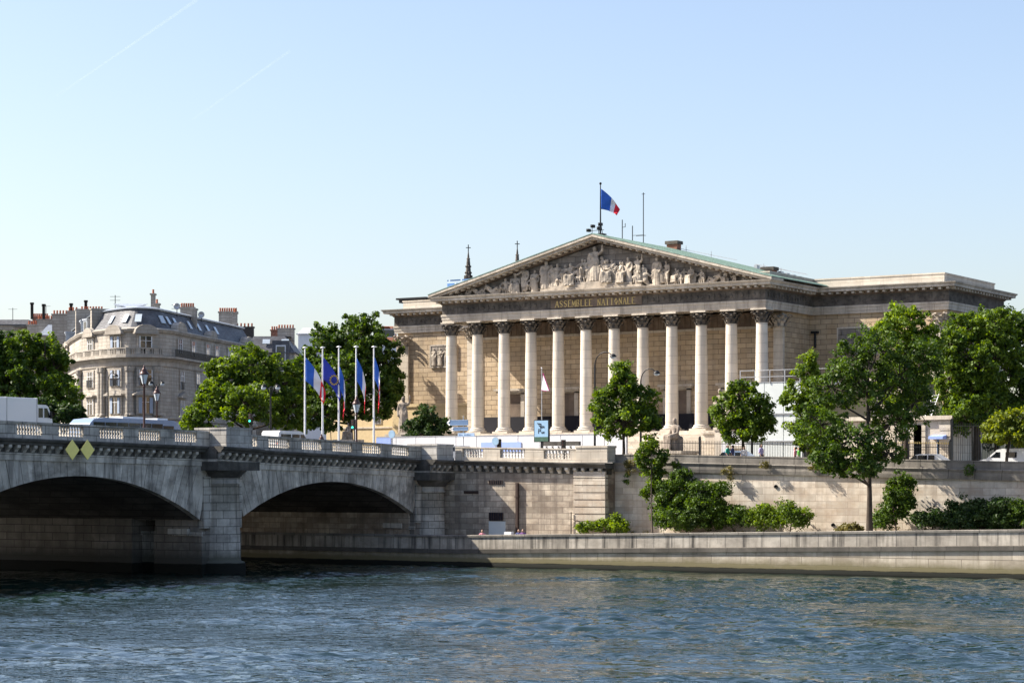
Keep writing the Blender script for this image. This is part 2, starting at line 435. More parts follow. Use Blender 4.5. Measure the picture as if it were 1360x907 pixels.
t.l(mud, pb.inputs['Base Color']); pb.inputs['Roughness'].default_value = .03; pb.inputs['IOR'].default_value = 1.8
pb.inputs['Specular IOR Level'].default_value = .5; pb.inputs['Specular Tint'].default_value = (.74, .90, 1, 1)
t.l(pb.outputs[0], t.out.inputs[0]); M['water'] = t.m
WU0, WU1, WV0, WV1 = -150.0, -12.0, 46.0, 158.3
nu, nv = 600, 490
gu, gv = np.meshgrid(np.linspace(WU0, WU1, nu), np.linspace(WV0, WV1, nv), indexing='ij')
gz = np.zeros_like(gu); wr = np.random.default_rng(5)
for k in range(90):
    lam = .72*(6.5/.72)**wr.random(); dr = R(122) + wr.normal()*R(34)      # crests mostly across the stream
    kx, ky = math.cos(dr)*2*math.pi/lam, math.sin(dr)*2*math.pi/lam; ph = wr.random()*6.28
    gz += .0050*lam**.62*np.sin(kx*gu+ky*gv+ph)
msk = np.zeros_like(gu)
for k in range(14):
    lam = 14+50*wr.random(); dr = wr.random()*6.28; msk += np.sin((math.cos(dr)*gu+math.sin(dr)*gv*1.7)*6.28/lam+wr.random()*6.28)
msk = np.clip(.66+msk*.15, .2, 1.25)
edge = np.clip(np.minimum(np.minimum(gu-WU0, WU1-gu), gv-WV0)/4, 0, 1)
gz = gz*msk*edge*WAVE
b = MB()
b.v = [(float(x), float(y), float(z)) for x, y, z in zip(gu.ravel(), gv.ravel(), gz.ravel())]
b.f = [(i*nv+j, (i+1)*nv+j, (i+1)*nv+j+1, i*nv+j+1) for i in range(nu-1) for j in range(nv-1)]
b.m = [0]*len(b.f); b.a = [.5]*len(b.f); b.sm = [True]*len(b.f)
for (a_, c_, d_, e_) in ((-2500,WU0,-60,WV1),(WU1,2500,-60,WV1),(WU0,WU1,-60,WV0)): b.add([(a_,d_,0),(c_,d_,0),(c_,e_,0),(a_,e_,0)],[(0,1,2,3)],smooth=True)
o = b.build('river', M['water'], org=(0,0,0), fix=False); struct(o)
def zg(u): return pl(u, [(-108, 9.05), (-90, 8.6), (-57, 7.8), (-30, 7.4)])
b = MB(); us = [-3000,-400,-147,-108,-90,-57,-30,400,3000]; vs_ = [167.7, 260, 6000]
b.add([(u, v, zg(u)) for u in us for v in vs_], [(i*3+j, i*3+j+3, i*3+j+4, i*3+j+1) for i in range(len(us)-1) for j in range(2)])
o = b.build('street_ground', M['asphalt'], org=(0,0,0), fix=False); struct(o)
b = MB(); us2 = [-130,-108,-90,-57,-30]
b.add([(u, v, zg(u)+.06) for u in us2 for v in (180, 197)], [(i*2, i*2+2, i*2+3, i*2+1) for i in range(4)])
o = b.build('forecourt_pavement', M['gravel'], org=(0,0,0), fix=False); struct(o)
b = MB(); us2 = [-130,-108,-90,-57,-30]
sec = [[(u,168,zg(u)+.13),(u,171.5,zg(u)+.13),(u,171.7,zg(u)+.13),(u,171.7,zg(u)+.0)] for u in us2]
for A, B in zip(sec, sec[1:]):
    b.add(A+B, [(i,i+1,i+5,i+4) for i in range(3)])
o = b.build('riverside_pavement', M['gravel'], org=(0,0,0), fix=False); struct(o)

def loft(b, secs, m=0, a=.5, close=False):
    k = len(secs[0]); vs = [p for s_ in secs for p in s_]
    fs = [(i*k+j, i*k+(j+1)%k, (i+1)*k+(j+1)%k, (i+1)*k+j) for i in range(len(secs)-1) for j in range(k if close else k-1)]
    b.add(vs, fs, m, a)
    if close: b.add(secs[0], [tuple(range(k-1,-1,-1))], m, a); b.add(secs[-1], [tuple(range(k))], m, a)
def zc(u): return pl(u, [(-104.8, 2.66), (-54.5, 3.70), (-30, 4.1)])
QU = [-260, -150, -125, -104.8, -80, -54.5, -30, 40]
b = MB(); b.add([(u, v, zc(u)-.55) for u in QU for v in (158.4, 168.2)], [(i*2, i*2+2, i*2+3, i*2+1) for i in range(len(QU)-1)])
o = b.build('quay_path', M['gravel'], org=(0,0,0), fix=False); struct(o)
q = thing('quay_wall', 'long low pale stone river wall with dark ledge at the waterline', 'wall', (-100, 158, 0))
def qpart(name, prof, mat):
    b = MB()
    loft(b, [[(u, v, (z if v_abs else zc(u)+z)) for v, z, v_abs in prof] for u in QU], close=True)
    return b.build(name, mat, q)
qpart('lower_wall', [(158.1,-3,1),(158.1,-1.5,0),(158.9,-1.5,0),(158.9,-3,1)], M['quay_low'])
qpart('footing', [(157.86,-3,1),(157.9,.12,1),(157.98,.3,1),(158.098,.36,1),(158.098,-3,1)], M['quay_low'])
qpart('ledge', [(157.94,-1.55,0),(157.92,-1.22,0),(158.0,-1.18,0),(158.8,-1.18,0),(158.8,-1.55,0)], M['quay_ledge'])
qpart('panel_band', [(158.06,-1.179,0),(158.06,-.2,0),(158.7,-.2,0),(158.7,-1.179,0)], M['quay_panel'])
qpart('coping', [(157.97,-.199,0),(157.95,-.04,0),(158.02,0,0),(158.8,0,0),(158.8,-.199,0)], M['quay_dark'])

# ---------------------------------------------------------------- bridge
UF, UB = -111.5, -146.0
ZT = [(60,11.65),(84,11.62),(111.6,11.43),(132.6,11.15),(138.2,10.97),(157,10.55),(162.8,10.36),(168,10.28)]
def zt(v): return pl(v, ZT)
br = thing('bridge', 'grey stone arch bridge with balustrade crossing the river', 'bridge', (-128, 120, 0))
def vv(px): return on_u(px, UF)[1]
VS = [58,64,72,84,92,100,106,111.6,119,126,132.6,138.2,145,152,157,162.8,167]
b = MB(); b.along([(UB,-1.05),(UF,-1.05),(UF,-1.9),(UB,-1.9)], VS, zt)
b.build('deck', M['asphalt'], br)
arches = [(106.1, 132.9, 7.60, 4.25), (138.2, 161.9, 7.22, 4.45), (72.0, 100.9, 7.75, 4.2)]
def circ(v0, v1, za, zs):
    h = (v1-v0)/2; r = za-zs; RR = (h*h+r*r)/(2*r); return (v0+v1)/2, za-RR, RR, math.asin(h/RR)
for (v0, v1, za, zs) in arches:
    cv, czz, RR, th = circ(v0, v1, za, zs)
    N = 44
    b = MB(); rr = random.Random(int(v0))
    for k in range(N):
        a0 = -th + 2*th*k/N + .0006; a1 = -th + 2*th*(k+1)/N - .0006
        pts = []
        for a_ in (a0, a1):
            lo_ = (cv+RR*math.sin(a_), czz+RR*math.cos(a_))
            # follow the radius up to the band
            s_ = RR
            for _ in range(6):
                v_ = cv+s_*math.sin(a_); s_ = (zt(v_)-2.71-czz)/math.cos(a_)
            vh = min(max(cv+s_*math.sin(a_), v0-.9), v1+.9)
            pts.append((lo_, (vh, zt(vh)-2.71)))
        poly = [pts[0][0], pts[1][0], pts[1][1], pts[0][1]]
        if abs(poly[2][0]-poly[3][0]) < .02: poly = poly[:3]
        b.prism(poly, 'u', UF+rr.uniform(-.02,.02), UF-.6, a=rr.random())
    b.build('voussoir_arch', M['bridge'], br)
    b = MB(); n = 30
    for (ua, ub) in ((UF-.05, UB),):
        vs = []
        for i in range(n+1):
            a_ = -th+2*th*i/n
            p = (cv+(RR+.02)*math.sin(a_), czz+(RR+.02)*math.cos(a_))
            vs += [(ua, *p), (ub, *p)]
        b.add(vs, [(2*i, 2*i+1, 2*i+3, 2*i+2) for i in range(n)], smooth=True)
        # far face of the arch
        for i in range(n):
            A, B = vs[2*i+1], vs[2*i+3]
            b.add([A, B, (ub, B[1], zt(B[1])-1.5), (ub, A[1], zt(A[1])-1.5)], [(0,1,2,3)])
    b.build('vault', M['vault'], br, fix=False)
# piers
def pier(v0, v1, first, gap=None):
    uc = UF-.2; vc = (v0+v1)/2
    b = MB(); b.box(UB, UF-.03, v0-.02, v1+.02, 4.2, zt(vc)-1.9)
    if gap:
        g0, g1, g2 = gap
        b.box(g0, UF-.03, v0+.05, v1-.05, -3, 3.35); b.box(g0+.1, UF-.4, v0+.1, v1-.1, 3.349, 4.3)
        b.box(g2, g1, v0-.3, v1-.1, -3, 4.3); b.box(UB, g2-.04, v0+.05, v1-.05, -3, 4.35)
        c = MB(); c.box(g1+.01, g0-.01, v0+.9, v1-1.6, -3, 3.0); c.box(g1+.01, g0-.01, v0+.7, v1-1.6, 3.0, 3.3); c.build('painted_lit_masonry', M['bridge_joint'], br)  # lighter stone colour stands in for light on the wall in the gap
    else:
        b.box(UB, UF-.03, v0+.05, v1-.05, -3, 4.2)
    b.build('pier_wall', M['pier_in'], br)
    b = MB(); b.box(UF-3.2, UF-1.2, v0-.28, v0+.04, 3.1, 3.55); b.box(UF-2.9, UF+.1, v0-.12, v0+.04, 3.0, 3.3)
    b.build('springing_ledge', M['bridge_joint'], br)
    dz = zt(vc)-11.05
    b = MB(); pr = [(1.95,-3),(1.95,.75),(1.85,.95),(1.6,1.05),(1.56,1.2),(1.5,3.5),(1.46,7.0+dz),(1.55,7.02+dz),(1.55,7.12+dz),(1.46,7.16+dz),(1.46,7.5+dz)]
    b.lathe(uc, vc, pr, 28, sx=1.05)
    b.box(UF-1, UF+.12, v0+.15, v1-.15, 3.6, 7.6+dz)
    b.build('pier_column', M['bridge_joint'], br)
    b = MB(); b.lathe(uc, vc, [(1.5,7.5+dz),(1.62,7.62+dz),(1.7,7.75+dz),(2.0,8.0+dz),(2.05,8.1+dz)], 28, sx=1.05)
    b.box(UF-1.2, UF+1.72, v0-.1, v1+.1, 8.08+dz, 8.75+dz)
    b.build('pier_capital', M['bridge_dark'], br)
    return vc
pier(133.1, 138.0, True, (on_v(205,133.2)[0], on_v(180,133.2)[0], on_v(130,133.2)[0]))
pier(101.1, 105.9, False)
pier(162.1, 166.9, False)
def cor_strip(vs, du, parent=br):
    b = MB()
    b.along([(UF-.9+0,-1.2),(UF+.72+du,-1.2),(UF+.78+du,-1.27),(UF+.7+du,-1.42),(UF+.55+du,-1.5),(UF+.5+du,-1.66),(UF-.9,-1.66)], vs, zt)
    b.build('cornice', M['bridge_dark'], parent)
    b = MB()
    b.along([(UF-.9,-1.661),(UF+.06+du,-1.661),(UF+.06+du,-2.2),(UF-.9,-2.2)], vs, zt, m=1)
    b.along([(UF-.9,-2.201),(UF+.16+du,-2.201),(UF+.16+du,-2.3),(UF+.1+du,-2.34),(UF+.1+du,-2.72),(UF-.9,-2.72)], vs, zt, a=.6)
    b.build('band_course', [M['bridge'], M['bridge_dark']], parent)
    b = MB(); v = vs[0]+.3
    while v < vs[-1]-.3:
        z = zt(v); o_ = UF+.061+du
        b.prism([(o_, z-1.663), (o_+.42, z-1.663), (o_+.42, z-1.85), (o_+.2, z-2.0), (o_+.1,z-2.17), (o_, z-2.17)], 'v', v-.15, v+.15, a=random.random())
        v += .83
    each(b, 'modillion', M['bridge'], parent)
def vr(a, b_): return [a] + [v for v in VS if a+.3 < v < b_-.3] + [b_]
cor_strip(vr(58, 101.0), 0); cor_strip(vr(101.001, 105.999), 1.5); cor_strip(vr(106.0, 133.0), 0)
cor_strip(vr(133.001, 138.099), 1.5); cor_strip(vr(138.1, 162.099), 0); cor_strip([162.1, 166.0], 1.5)
# pedestals
M['pedestal'] = stone('pedestal_stone', (.46,.44,.41), (.58,.56,.52), (1.1,.6), (.12,.11,.10), .02, .5, (.16,.15,.14), .5, (.15,.14,.13), .4)
for (v0, v1, zz_) in ((134.1, 137.2, 11.42), (163.3, 165.9, 10.58), (102.1, 105.1, 11.9)):
    zb = zt((v0+v1)/2)-1.2
    b = MB(); b.box(UF-1.5, UF+1.62, v0, v1, zb, zz_-.16); b.box(UF-1.55, UF+1.68, v0-.06, v1+.06, zz_-.159, zz_)
    b.box(UF-1.56, UF+1.7, v0-.08, v1+.08, zb, zb+.22)
    b.build('pedestal', M['pedestal'], br)
# balustrades
BAL = [(.075,0),(.075,.05),(.045,.07),(.085,.16),(.10,.22),(.045,.32),(.05,.35),(.045,.38),(.10,.48),(.085,.54),(.045,.63),(.075,.65),(.075,.70)]
def balmesh(s=1.0): return [(r*s, z) for r, z in BAL]
open_px = [(-34,-3),(22,56),(78,111),(132,164),(184,213),(232,261)]
open_px2 = [(335,341.5),(357,384.5),(400.8,427),(442,467.7),(481.7,506),(520.6,543)]
def railing(v_lo, v_hi, opens, parent):
    b = MB(); vs = vr(v_lo, v_hi)
    b.along([(UF-.42,0),(UF+.02,0),(UF+.02,-.10),(UF-.03,-.2),(UF-.37,-.2),(UF-.42,-.10)], vs, zt); b.build('handrail', M['bridge_joint'], parent)
    b = MB(); b.along([(UF-.44,-.91),(UF+.04,-.91),(UF+.06,-1.199),(UF-.46,-1.199)], vs, zt)
    edges = [v_lo] + [x for ab in opens for x in ab] + [v_hi]
    for i in range(0, len(edges), 2):
        a_, c_ = edges[i], edges[i+1]
        if c_-a_ > .1:
            b.along([(UF-.40,-.201),(UF,-.201),(UF,-.909),(UF-.40,-.909)], [a_, c_], zt)
            if c_-a_ > 1.2:
                m_ = (a_+c_)/2
                b.along([(UF-.43,-.2005),(UF+.03,-.2005),(UF+.03,-.909),(UF-.43,-.909)], [m_-.16, m_+.16], zt, a=.2)
    b.build('balustrade_plinth', M['bridge_joint'], parent)
    for a_, c_ in opens:
        n = max(1, round((c_-a_)/.285)); 
        for i in range(n):
            v = a_+(c_-a_)*(i+.5)/n
            bb = MB(); bb.lathe(UF-.2, v, balmesh(1.05), 8, z0=zt(v)-.905); bb.build('baluster', M['baluster'], parent)
railing(58, 134.05, [(vv(a_), vv(c_)) for a_, c_ in open_px], br)
railing(137.25, 163.25, [(vv(a_), vv(c_)) for a_, c_ in open_px2], br)
b = MB(); b.along([(UB,-.0),(UB+.4,-.0),(UB+.4,-1.05),(UB,-1.05)], VS, zt); b.build('far_parapet', M['bridge_joint'], br)
# yellow diamond boards
for k, px in enumerate((95.7, 115.7)):
    u_, v_, t_ = on_u(px, UF+.95); z_ = zz(597.3, t_); s_ = .73
    yb = thing('navigation_board', ('left' if k == 0 else 'right') + ' one of the pair of yellow diamond boards hung on the bridge face', 'sign', (u_, v_, z_-s_), group='yellow diamond boards on the bridge')
    b = MB(); b.prism([(v_-s_*.98, z_), (v_, z_-s_), (v_+s_*.98, z_), (v_, z_+s_)], 'u', u_, u_+.05); b.build('board', M['yellow'], yb)
    b = MB(); b.bar((u_-.02, v_, z_+s_+.15), (u_-.02, v_, z_-.5), .05); b.bar((u_-.02, v_, z_+s_+.12), (UF+.7, v_, z_+s_+.12), .05)
    b.bar((u_-.03, v_-.5, z_-.1), (u_-.03, v_+.5, z_-.1), .05)
    b.build('bracket', M['steel'], yb)
# ---------------------------------------------------------------- abutment wall (parallel to the river)
ab = thing('abutment_wall', 'stained stone abutment wall with balustrade beside the bridge end', 'wall', (-102, 166, 2))
UA0, UA1 = -109.85, -94.2
b = MB(); b.box(UB, UA1, 166.02, 169, 0, 8.3); b.box(UB, UF-.5, 161.95, 166.01, 0, 8.3)
b.build('wall', M['abut'], ab)
def zta(u): return lerp(10.37, 10.08, (u+109.9)/12.7)
def aprof(b, prof, u0, u1, m=0): loft(b, [[(u, v, zta(u)+z) for v, z in prof] for u in (u0, u1)], m, close=True)
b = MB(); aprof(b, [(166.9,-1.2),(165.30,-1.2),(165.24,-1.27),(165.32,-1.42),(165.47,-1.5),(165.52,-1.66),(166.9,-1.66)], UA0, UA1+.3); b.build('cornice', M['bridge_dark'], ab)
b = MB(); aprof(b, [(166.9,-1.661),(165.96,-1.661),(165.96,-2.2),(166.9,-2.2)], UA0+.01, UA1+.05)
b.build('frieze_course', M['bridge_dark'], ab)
b = MB(); u = UA0+.3
while u < UA1:
    z = zta(u); b.prism([(165.959,z-1.663),(165.54,z-1.663),(165.54,z-1.85),(165.76,z-2.0),(165.86,z-2.17),(165.959,z-2.17)], 'u', u-.15, u+.15, a=random.random()); u += .83
each(b, 'modillion', M['bridge'], ab)
b = MB(); aprof(b, [(166.62,0),(166.18,0),(166.18,-.10),(166.23,-.2),(166.57,-.2),(166.62,-.10)], UA0, -97.21); b.build('handrail', M['pale'], ab)
b = MB(); aprof(b, [(166.64,-.91),(166.16,-.91),(166.14,-1.199),(166.66,-1.199)], UA0, -97.21)
opens = [(on_v(a_,166.2)[0], on_v(c_,166.2)[0]) for a_, c_ in ((614,642),(664,697),(722,757))]
edges = [UA0]+[x for ab_ in opens for x in ab_]+[-97.21]
for i in range(0, len(edges), 2): aprof(b, [(166.6,-.201),(166.2,-.201),(166.2,-.909),(166.6,-.909)], edges[i], edges[i+1])
b.build('balustrade_plinth', M['pale'], ab)
for a_, c_ in opens:
    n = 8
    for i in range(n):
        u = a_+(c_-a_)*(i+.5)/n; bb = MB(); bb.lathe(u, 166.4, balmesh(1.15), 8, z0=zta(u)-.905); bb.build('baluster', M['baluster'], ab)
b = MB(); b.box(-97.2, -94.1, 166.0, 167.5, 8.9, 10.14); b.box(-97.26, -94.04, 165.94, 167.56, 10.141, 10.32); b.box(-97.25,-94.05,165.95,167.55,8.88,9.12); b.build('pedestal', M['pale'], ab)
b = MB()
z = 2.0
while z < 7.9:
    b.box(-97.3, -94.15, 165.72, 166.2, z, z+.52); z += .62
b.box(-97.25, -94.2, 165.8, 166.2, 2.0, 7.9)
b.build('rusticated_buttress', M['quay'], ab)
b = MB(); z = 2.3
for (p, q_) in (((-96.9,3.9),(-95.4,3.2)),): b.bar((p[0],165.62,p[1]),(q_[0],165.62,q_[1]),.05)
b.bar((-97.45,165.6,2.2),(-97.45,165.6,4.6),.07); b.build('iron_bar', M['iron'], ab)
for (x0,x1,y0,y1) in ((650,668,680.5,691),(650,667,637.5,643)):
    ua, _, t_ = on_v(x0,165.98); ub = on_v(x1,165.98)[0]
    b = MB(); b.box(ua, ub, 165.95, 166.05, zz(y1,t_), zz(y0,t_)); b.build('grated_opening', M['navy'], ab)
    b = MB()
    for i in range(7): b.bar((lerp(ua,ub,i/6),165.93,zz(y1,t_)),(lerp(ua,ub,i/6),165.93,zz(y0,t_)),.05)
    b.build('grille', M['rust'], ab)
ua, _, t_ = on_v(616,165.95); ub = on_v(635,165.95)[0]
b = MB(); b.box(ua, ub, 165.94, 166.05, zz(655.5,t_), zz(651.5,t_)); b.build('brick_slot', M['rust'], ab)
b = MB(); ua, _, t_ = on_v(649,165.97); ub = on_v(671,165.97)[0]; b.box(ua, ub, 165.985, 166.05, 2.0, zz(692,t_)); b.build('repaired_patch', M['hoarding_grey'], ab)
b = MB(); ua, _, t_ = on_v(686.5,165.8); b.box(ua-.11, ua+.11, 165.72, 165.98, 2.1, zz(641,t_))
b.box(ua-.2, ua+.2, 165.68, 165.98, zz(660,t_), zz(659,t_))
o = b.build('drain_pipe', M['rust'], ab)
# ---------------------------------------------------------------- right embankment wall
em = thing('embankment_wall', 'tall pale stone embankment wall with weathered parapet right of the bridge', 'wall', (-70, 167.5, 2))
U0, U1 = -94.19, 60
def zte(u): return pl(u, [(-90.3, 9.58), (on_v(1360,167.5)[0], 8.76), (60, 8.0)])
ES = [U0, -90.3, -75, on_v(1360,167.5)[0], -20, U1]
def epart(name, prof, mat): 
    b = MB(); loft(b, [[(u, v, (z if v_a else zte(u)+z)) for v, z, v_a in prof] for u in ES], close=True); return b.build(name, mat, em)
epart('wall', [(167.5,0,1),(167.5,-1.5,0),(169,-1.5,0),(169,0,1)], M['quay'])
epart('string_course', [(167.28,-1.499,0),(167.22,-1.2,0),(167.22,-.95,0),(167.1,-.72,0),(167.2,-.66,0),(168.9,-.66,0),(168.9,-1.499,0)], M['quay_dark'])
epart('parapet', [(167.42,-.659,0),(167.42,-.12,0),(167.38,-.10,0),(167.38,0,0),(167.85,0,0),(167.85,-.659,0)], M['quay_dark'])
for px, py in ((1030,646),(1106,697)):
    u_, v_, t_ = on_v(px,167.4); b = MB(); b.lathe(u_, 0, [(.16,0),(.16,.1),(.1,.1),(.1,.0)], 12)
    b.v = [(x, 167.5-z-.0, zz(py,t_)+y) for x, y, z in [(p[0], p[1], p[2]) for p in b.v]]
    b.build('mooring_ring', M['iron'], em)
# end of right bank beyond the picture, left bank upstream
b = MB(); b.box(-900, UB-.02, 158.9, 160, -3, 9.0)
o = b.build('upstream_embankment', M['quay'], None); tag(o, 'stone embankment wall seen dark beyond the bridge arch', 'wall')
# ---------------------------------------------------------------- figures (one skin each, from blended capsules)
_fig = {}
def caps_mesh(caps, voxel, name):
    b = MB()
    for c in caps:
        p, q, r0, r1 = Vector(c[0]), Vector(c[1]), c[2], c[3]
        sc = c[4] if len(c) > 4 else (1,1,1)
        n = max(1, int((q-p).length/(min(r0, r1)*.55)) + 1)
        for i in range(n+1):
            k = i/n; b.ball(p.lerp(q, k), lerp(r0, r1, k), 10, 7, sc=sc)
    me = bpy.data.meshes.new('tmp'); me.from_pydata(b.v, [], b.f)
    o = bpy.data.objects.new('tmp', me); COL.objects.link(o)
    md = o.modifiers.new('r', 'REMESH'); md.mode = 'VOXEL'; md.voxel_size = voxel; md.use_smooth_shade = True
    s = o.modifiers.new('s', 'SMOOTH'); s.factor = .5; s.iterations = 2
    dg = bpy.context.evaluated_depsgraph_get()
    m2 = bpy.data.meshes.new_from_object(o.evaluated_get(dg)); m2.name = name
    bpy.data.objects.remove(o); bpy.data.meshes.remove(me)
    at = m2.attributes.new('lv', 'FLOAT', 'FACE')
    return m2
# unit height figures (height about 1, front towards -y)
def fig_standing(seed, robe=True, arm='down'):
    r = random.Random(seed); s = r.choice((-1, 1)); c = []
    c.append(((0,-.02,.93), (0,-.01,.90), .052, .05, (1,1.05,1.25)))
    c.append(((0,0,.84), (0,0,.79), .035, .05))
    c.append(((-.07,0,.78), (.07,0,.78), .055, .055)); c.append(((0,0,.75), (0,0,.55), .092, .082, (1,.72,1)))
    for d in (-1, 1):
        sh = (d*.12, 0, .775)
        if arm == 'up' and d == s: el = (d*.2,-.06,.84); ha = (d*.22,-.1,.99)
        elif arm == 'cross' and d == s: el = (d*.15,-.05,.62); ha = (d*.01,-.12,.64)
        elif arm == 'out' and d == s: el = (d*.22,-.03,.68); ha = (d*.34,-.08,.70)
        else: el = (d*.16,.0,.62); ha = (d*.13,-.06,.49)
        c.append((sh, el, .045, .036)); c.append((el, ha, .036, .027)); c.append((ha, ha, .033, .033))
        c.append(((d*.05,0,.52), (d*.06,-.02 if d==s else .01,.27), .075, .05)); c.append(((d*.06,-.02,.27), (d*.06,0,.05), .045, .03)); c.append(((d*.06,0,.025),(d*.07,-.07,.02),.03,.025))
    if robe:
        c.append(((0,0,.55), (0,.0,.08), .10, .135, (1,.75,1)))
        for k in range(9):
            a = math.pi*(-.1+1.2*k/8); x = .125*math.cos(a); y = -.095*math.sin(a)
            c.append(((x*.75,y*.8,.58+r.uniform(-.08,.12)), (x*1.05,y*1.1,.03), .018, .026))
        c.append(((-s*.11,-.05,.78), (s*.09,-.075,.5), .028, .03)); c.append(((s*.10,-.06,.6), (s*.13,-.05,.25), .03, .035))
    return c
def fig_seated(seed, h=1.0):
    r = random.Random(seed); c = []
    c.append(((0,-.03,.93), (0,-.02,.89), .062, .06, (1,1.05,1.25))); c.append(((0,0,.84), (0,0,.76), .045, .06))
    c.append(((-.1,0,.73), (.1,0,.73), .075, .075)); c.append(((0,.0,.70), (0,.02,.46), .12, .12, (1,.8,1)))
    for d in (-1, 1):
        c.append(((d*.17,0,.73), (d*.2,-.05,.54), .055, .045)); c.append(((d*.2,-.05,.54), (d*.1,-.22,.48), .042, .033)); c.append(((d*.1,-.23,.48),)*2+(.04,.04))
        c.append(((d*.08,0,.44), (d*.11,-.3,.43), .095, .075)); c.append(((d*.11,-.3,.43), (d*.1,-.30,.06), .07, .05)); c.append(((d*.1,-.3,.04), (d*.11,-.42,.03), .045, .035))
    for k in range(7):
        x = -.17+.34*k/6; c.append(((x,-.3,.46), (x*1.15,-.36+.05*abs(x)*4,.05), .03, .034))
    c.append(((-.15,-.02,.72), (.12,-.13,.5), .04, .05)); c.append(((0,-.1,.3), (0,-.05,.1), .12, .13))
    c.append(((-.12,.1,.36), (-.12,.1,.08), .1, .1)); c.append(((.12,.1,.36), (.12,.1,.08), .1, .1))
    return c
def fig_reclining(seed):
    r = random.Random(seed); c = []
    c.append(((-.42,-.03,.56),)*2+(.065,.065)); c.append(((-.40,0,.48), (-.38,0,.42), .04, .06)); c.append(((-.36,0,.38), (-.12,0,.16), .11, .1))
    c.append(((-.36,-.08,.4), (-.5,-.1,.12), .045, .035)); c.append(((-.3,-.09,.38), (-.1,-.14,.32), .04, .03))
    c.append(((-.1,-.03,.13), (.14,-.06,.3), .09, .07)); c.append(((.14,-.06,.3), (.3,-.05,.05), .06, .04))
    c.append(((-.1,.0,.1), (.22,-.02,.10), .09, .06)); c.append(((.22,-.02,.1), (.52,-.02,.05), .055, .035)); c.append(((.52,-.02,.06),(.57,-.05,.08),.035,.03))
    for k in range(4): c.append(((-.2+.12*k,-.1,.2-.02*k), (-.02+.12*k,-.13,.03), .03, .03))
    return c
def fig_kneeling(seed):
    c = [((0,-.05,.72),)*2+(.065,.065), ((0,-.02,.64),(0,0,.6),.045,.055), ((-.08,0,.56),(.08,0,.56),.07,.07), ((0,0,.54),(.05,.03,.3),.11,.11),
         ((.12,0,.56),(.24,-.08,.44),.05,.04), ((.24,-.08,.44),(.3,-.12,.6),.038,.03), ((-.12,0,.56),(-.22,-.1,.4),.05,.04),((-.22,-.1,.4),(-.14,-.2,.3),.036,.03),
         ((.05,0,.27),(-.22,-.12,.28),.09,.07), ((-.22,-.12,.28),(-.22,-.1,.05),.06,.04), ((.06,0,.25),(.16,-.06,.07),.09,.07), ((.16,-.04,.07),(.42,.0,.06),.06,.04)]
    for k in range(4): c.append(((-.18+.09*k,-.12,.28),(-.2+.12*k,-.13,.04),.03,.03))
    return c
FM = {}
FM['st1'] = caps_mesh(fig_standing(1, True, 'down'), .018, 'robed_figure')
FM['st2'] = caps_mesh(fig_standing(2, True, 'cross'), .018, 'robed_figure')
FM['st3'] = caps_mesh(fig_standing(3, False, 'out'), .018, 'hero_figure')
FM['st4'] = caps_mesh(fig_standing(5, True, 'up'), .018, 'robed_figure')
FM['se1'] = caps_mesh(fig_seated(1), .02, 'seated_figure')
FM['re1'] = caps_mesh(fig_reclining(1), .016, 'reclining_figure')
FM['kn1'] = caps_mesh(fig_kneeling(1), .018, 'kneeling_figure')
for me in FM.values(): me.materials.append(M['statue'])
def put_fig(key, name, loc, h, parent=None, rz=0, mat=None, sx=1, sy=1, sz=1):
    me = FM[key]
    if mat is not None:
        kk = (key, mat.name)
        if kk not in _fig:
            m2 = me.copy(); m2.materials.clear(); m2.materials.append(mat); _fig[kk] = m2
        me = _fig[kk]
    o = bpy.data.objects.new(name, me); COL.objects.link(o)
    if parent is not None:
        o.parent = parent; g = ORG[parent]; loc = (loc[0]-g[0], loc[1]-g[1], loc[2]-g[2])
    o.location = loc; o.scale = (h*sx, h*sy, h*sz); o.rotation_euler = (0, 0, rz)
    return o
# ---------------------------------------------------------------- the palace
PC = -113.75
pa = thing('palace', 'colonnaded stone parliament palace with sculpted pediment and green copper roof', 'palace', (PC, 205, 8))
CU = [-132.2+3.345*i for i in range(12)]; CV = 199.3
ZB, ZA = 12.37, 24.36
out_path = [(-132.95,198.62),(-94.72,198.62),(-94.72,210.0),(-80.1,210.0),(-80.1,226),(-147.2,226),(-147.2,210.0),(-132.95,210.0)]
b = MB()
b.box(-132.3, -95.2, 203.6, 226, 12.3, ZA); b.box(-146.9, -80.35, 210.25, 225.8, 8, ZA)
b.box(-132.3,-95.2,202.2,203.61,14.0+2,ZA) if False else None
b.build('wall', M['palace'], pa)
b = MB()
for u0 in (-132.75, -96.0): b.box(u0, u0+1.05, 203.18, 203.59, ZB, 22.8)
b.box(-146.95,-145.3,210.0,210.24,16.2,22.8); b.box(-82.0,-80.3,210.0,210.24,16.2,22.8)
b.box(-80.349,-80.15,210.0,211.6,16.2,22.8); b.box(-80.349,-80.15,224.2,225.8,16.2,22.8)
each(b, 'pilaster', M['pale'], pa)
b = MB()   # podium under the columns
b.box(-133.4,-94.3,198.1,203.7,8,12.34); b.box(-133.5,-94.2,198.0,203.6,12.0,12.365)
b.build('podium', M['pale'], pa)
b = MB(); b.box(-147.3,-80.0,209.75,210.26,8,15.85); b.box(-147.3,-132.6,209.6,210.0,15.851,16.2); b.box(-94.9,-79.8,209.6,210.0,15.851,16.2); b.box(-147.2,-80.0,209.9,226,8,15.8)
b.build('basement_wall', M['render'], pa)
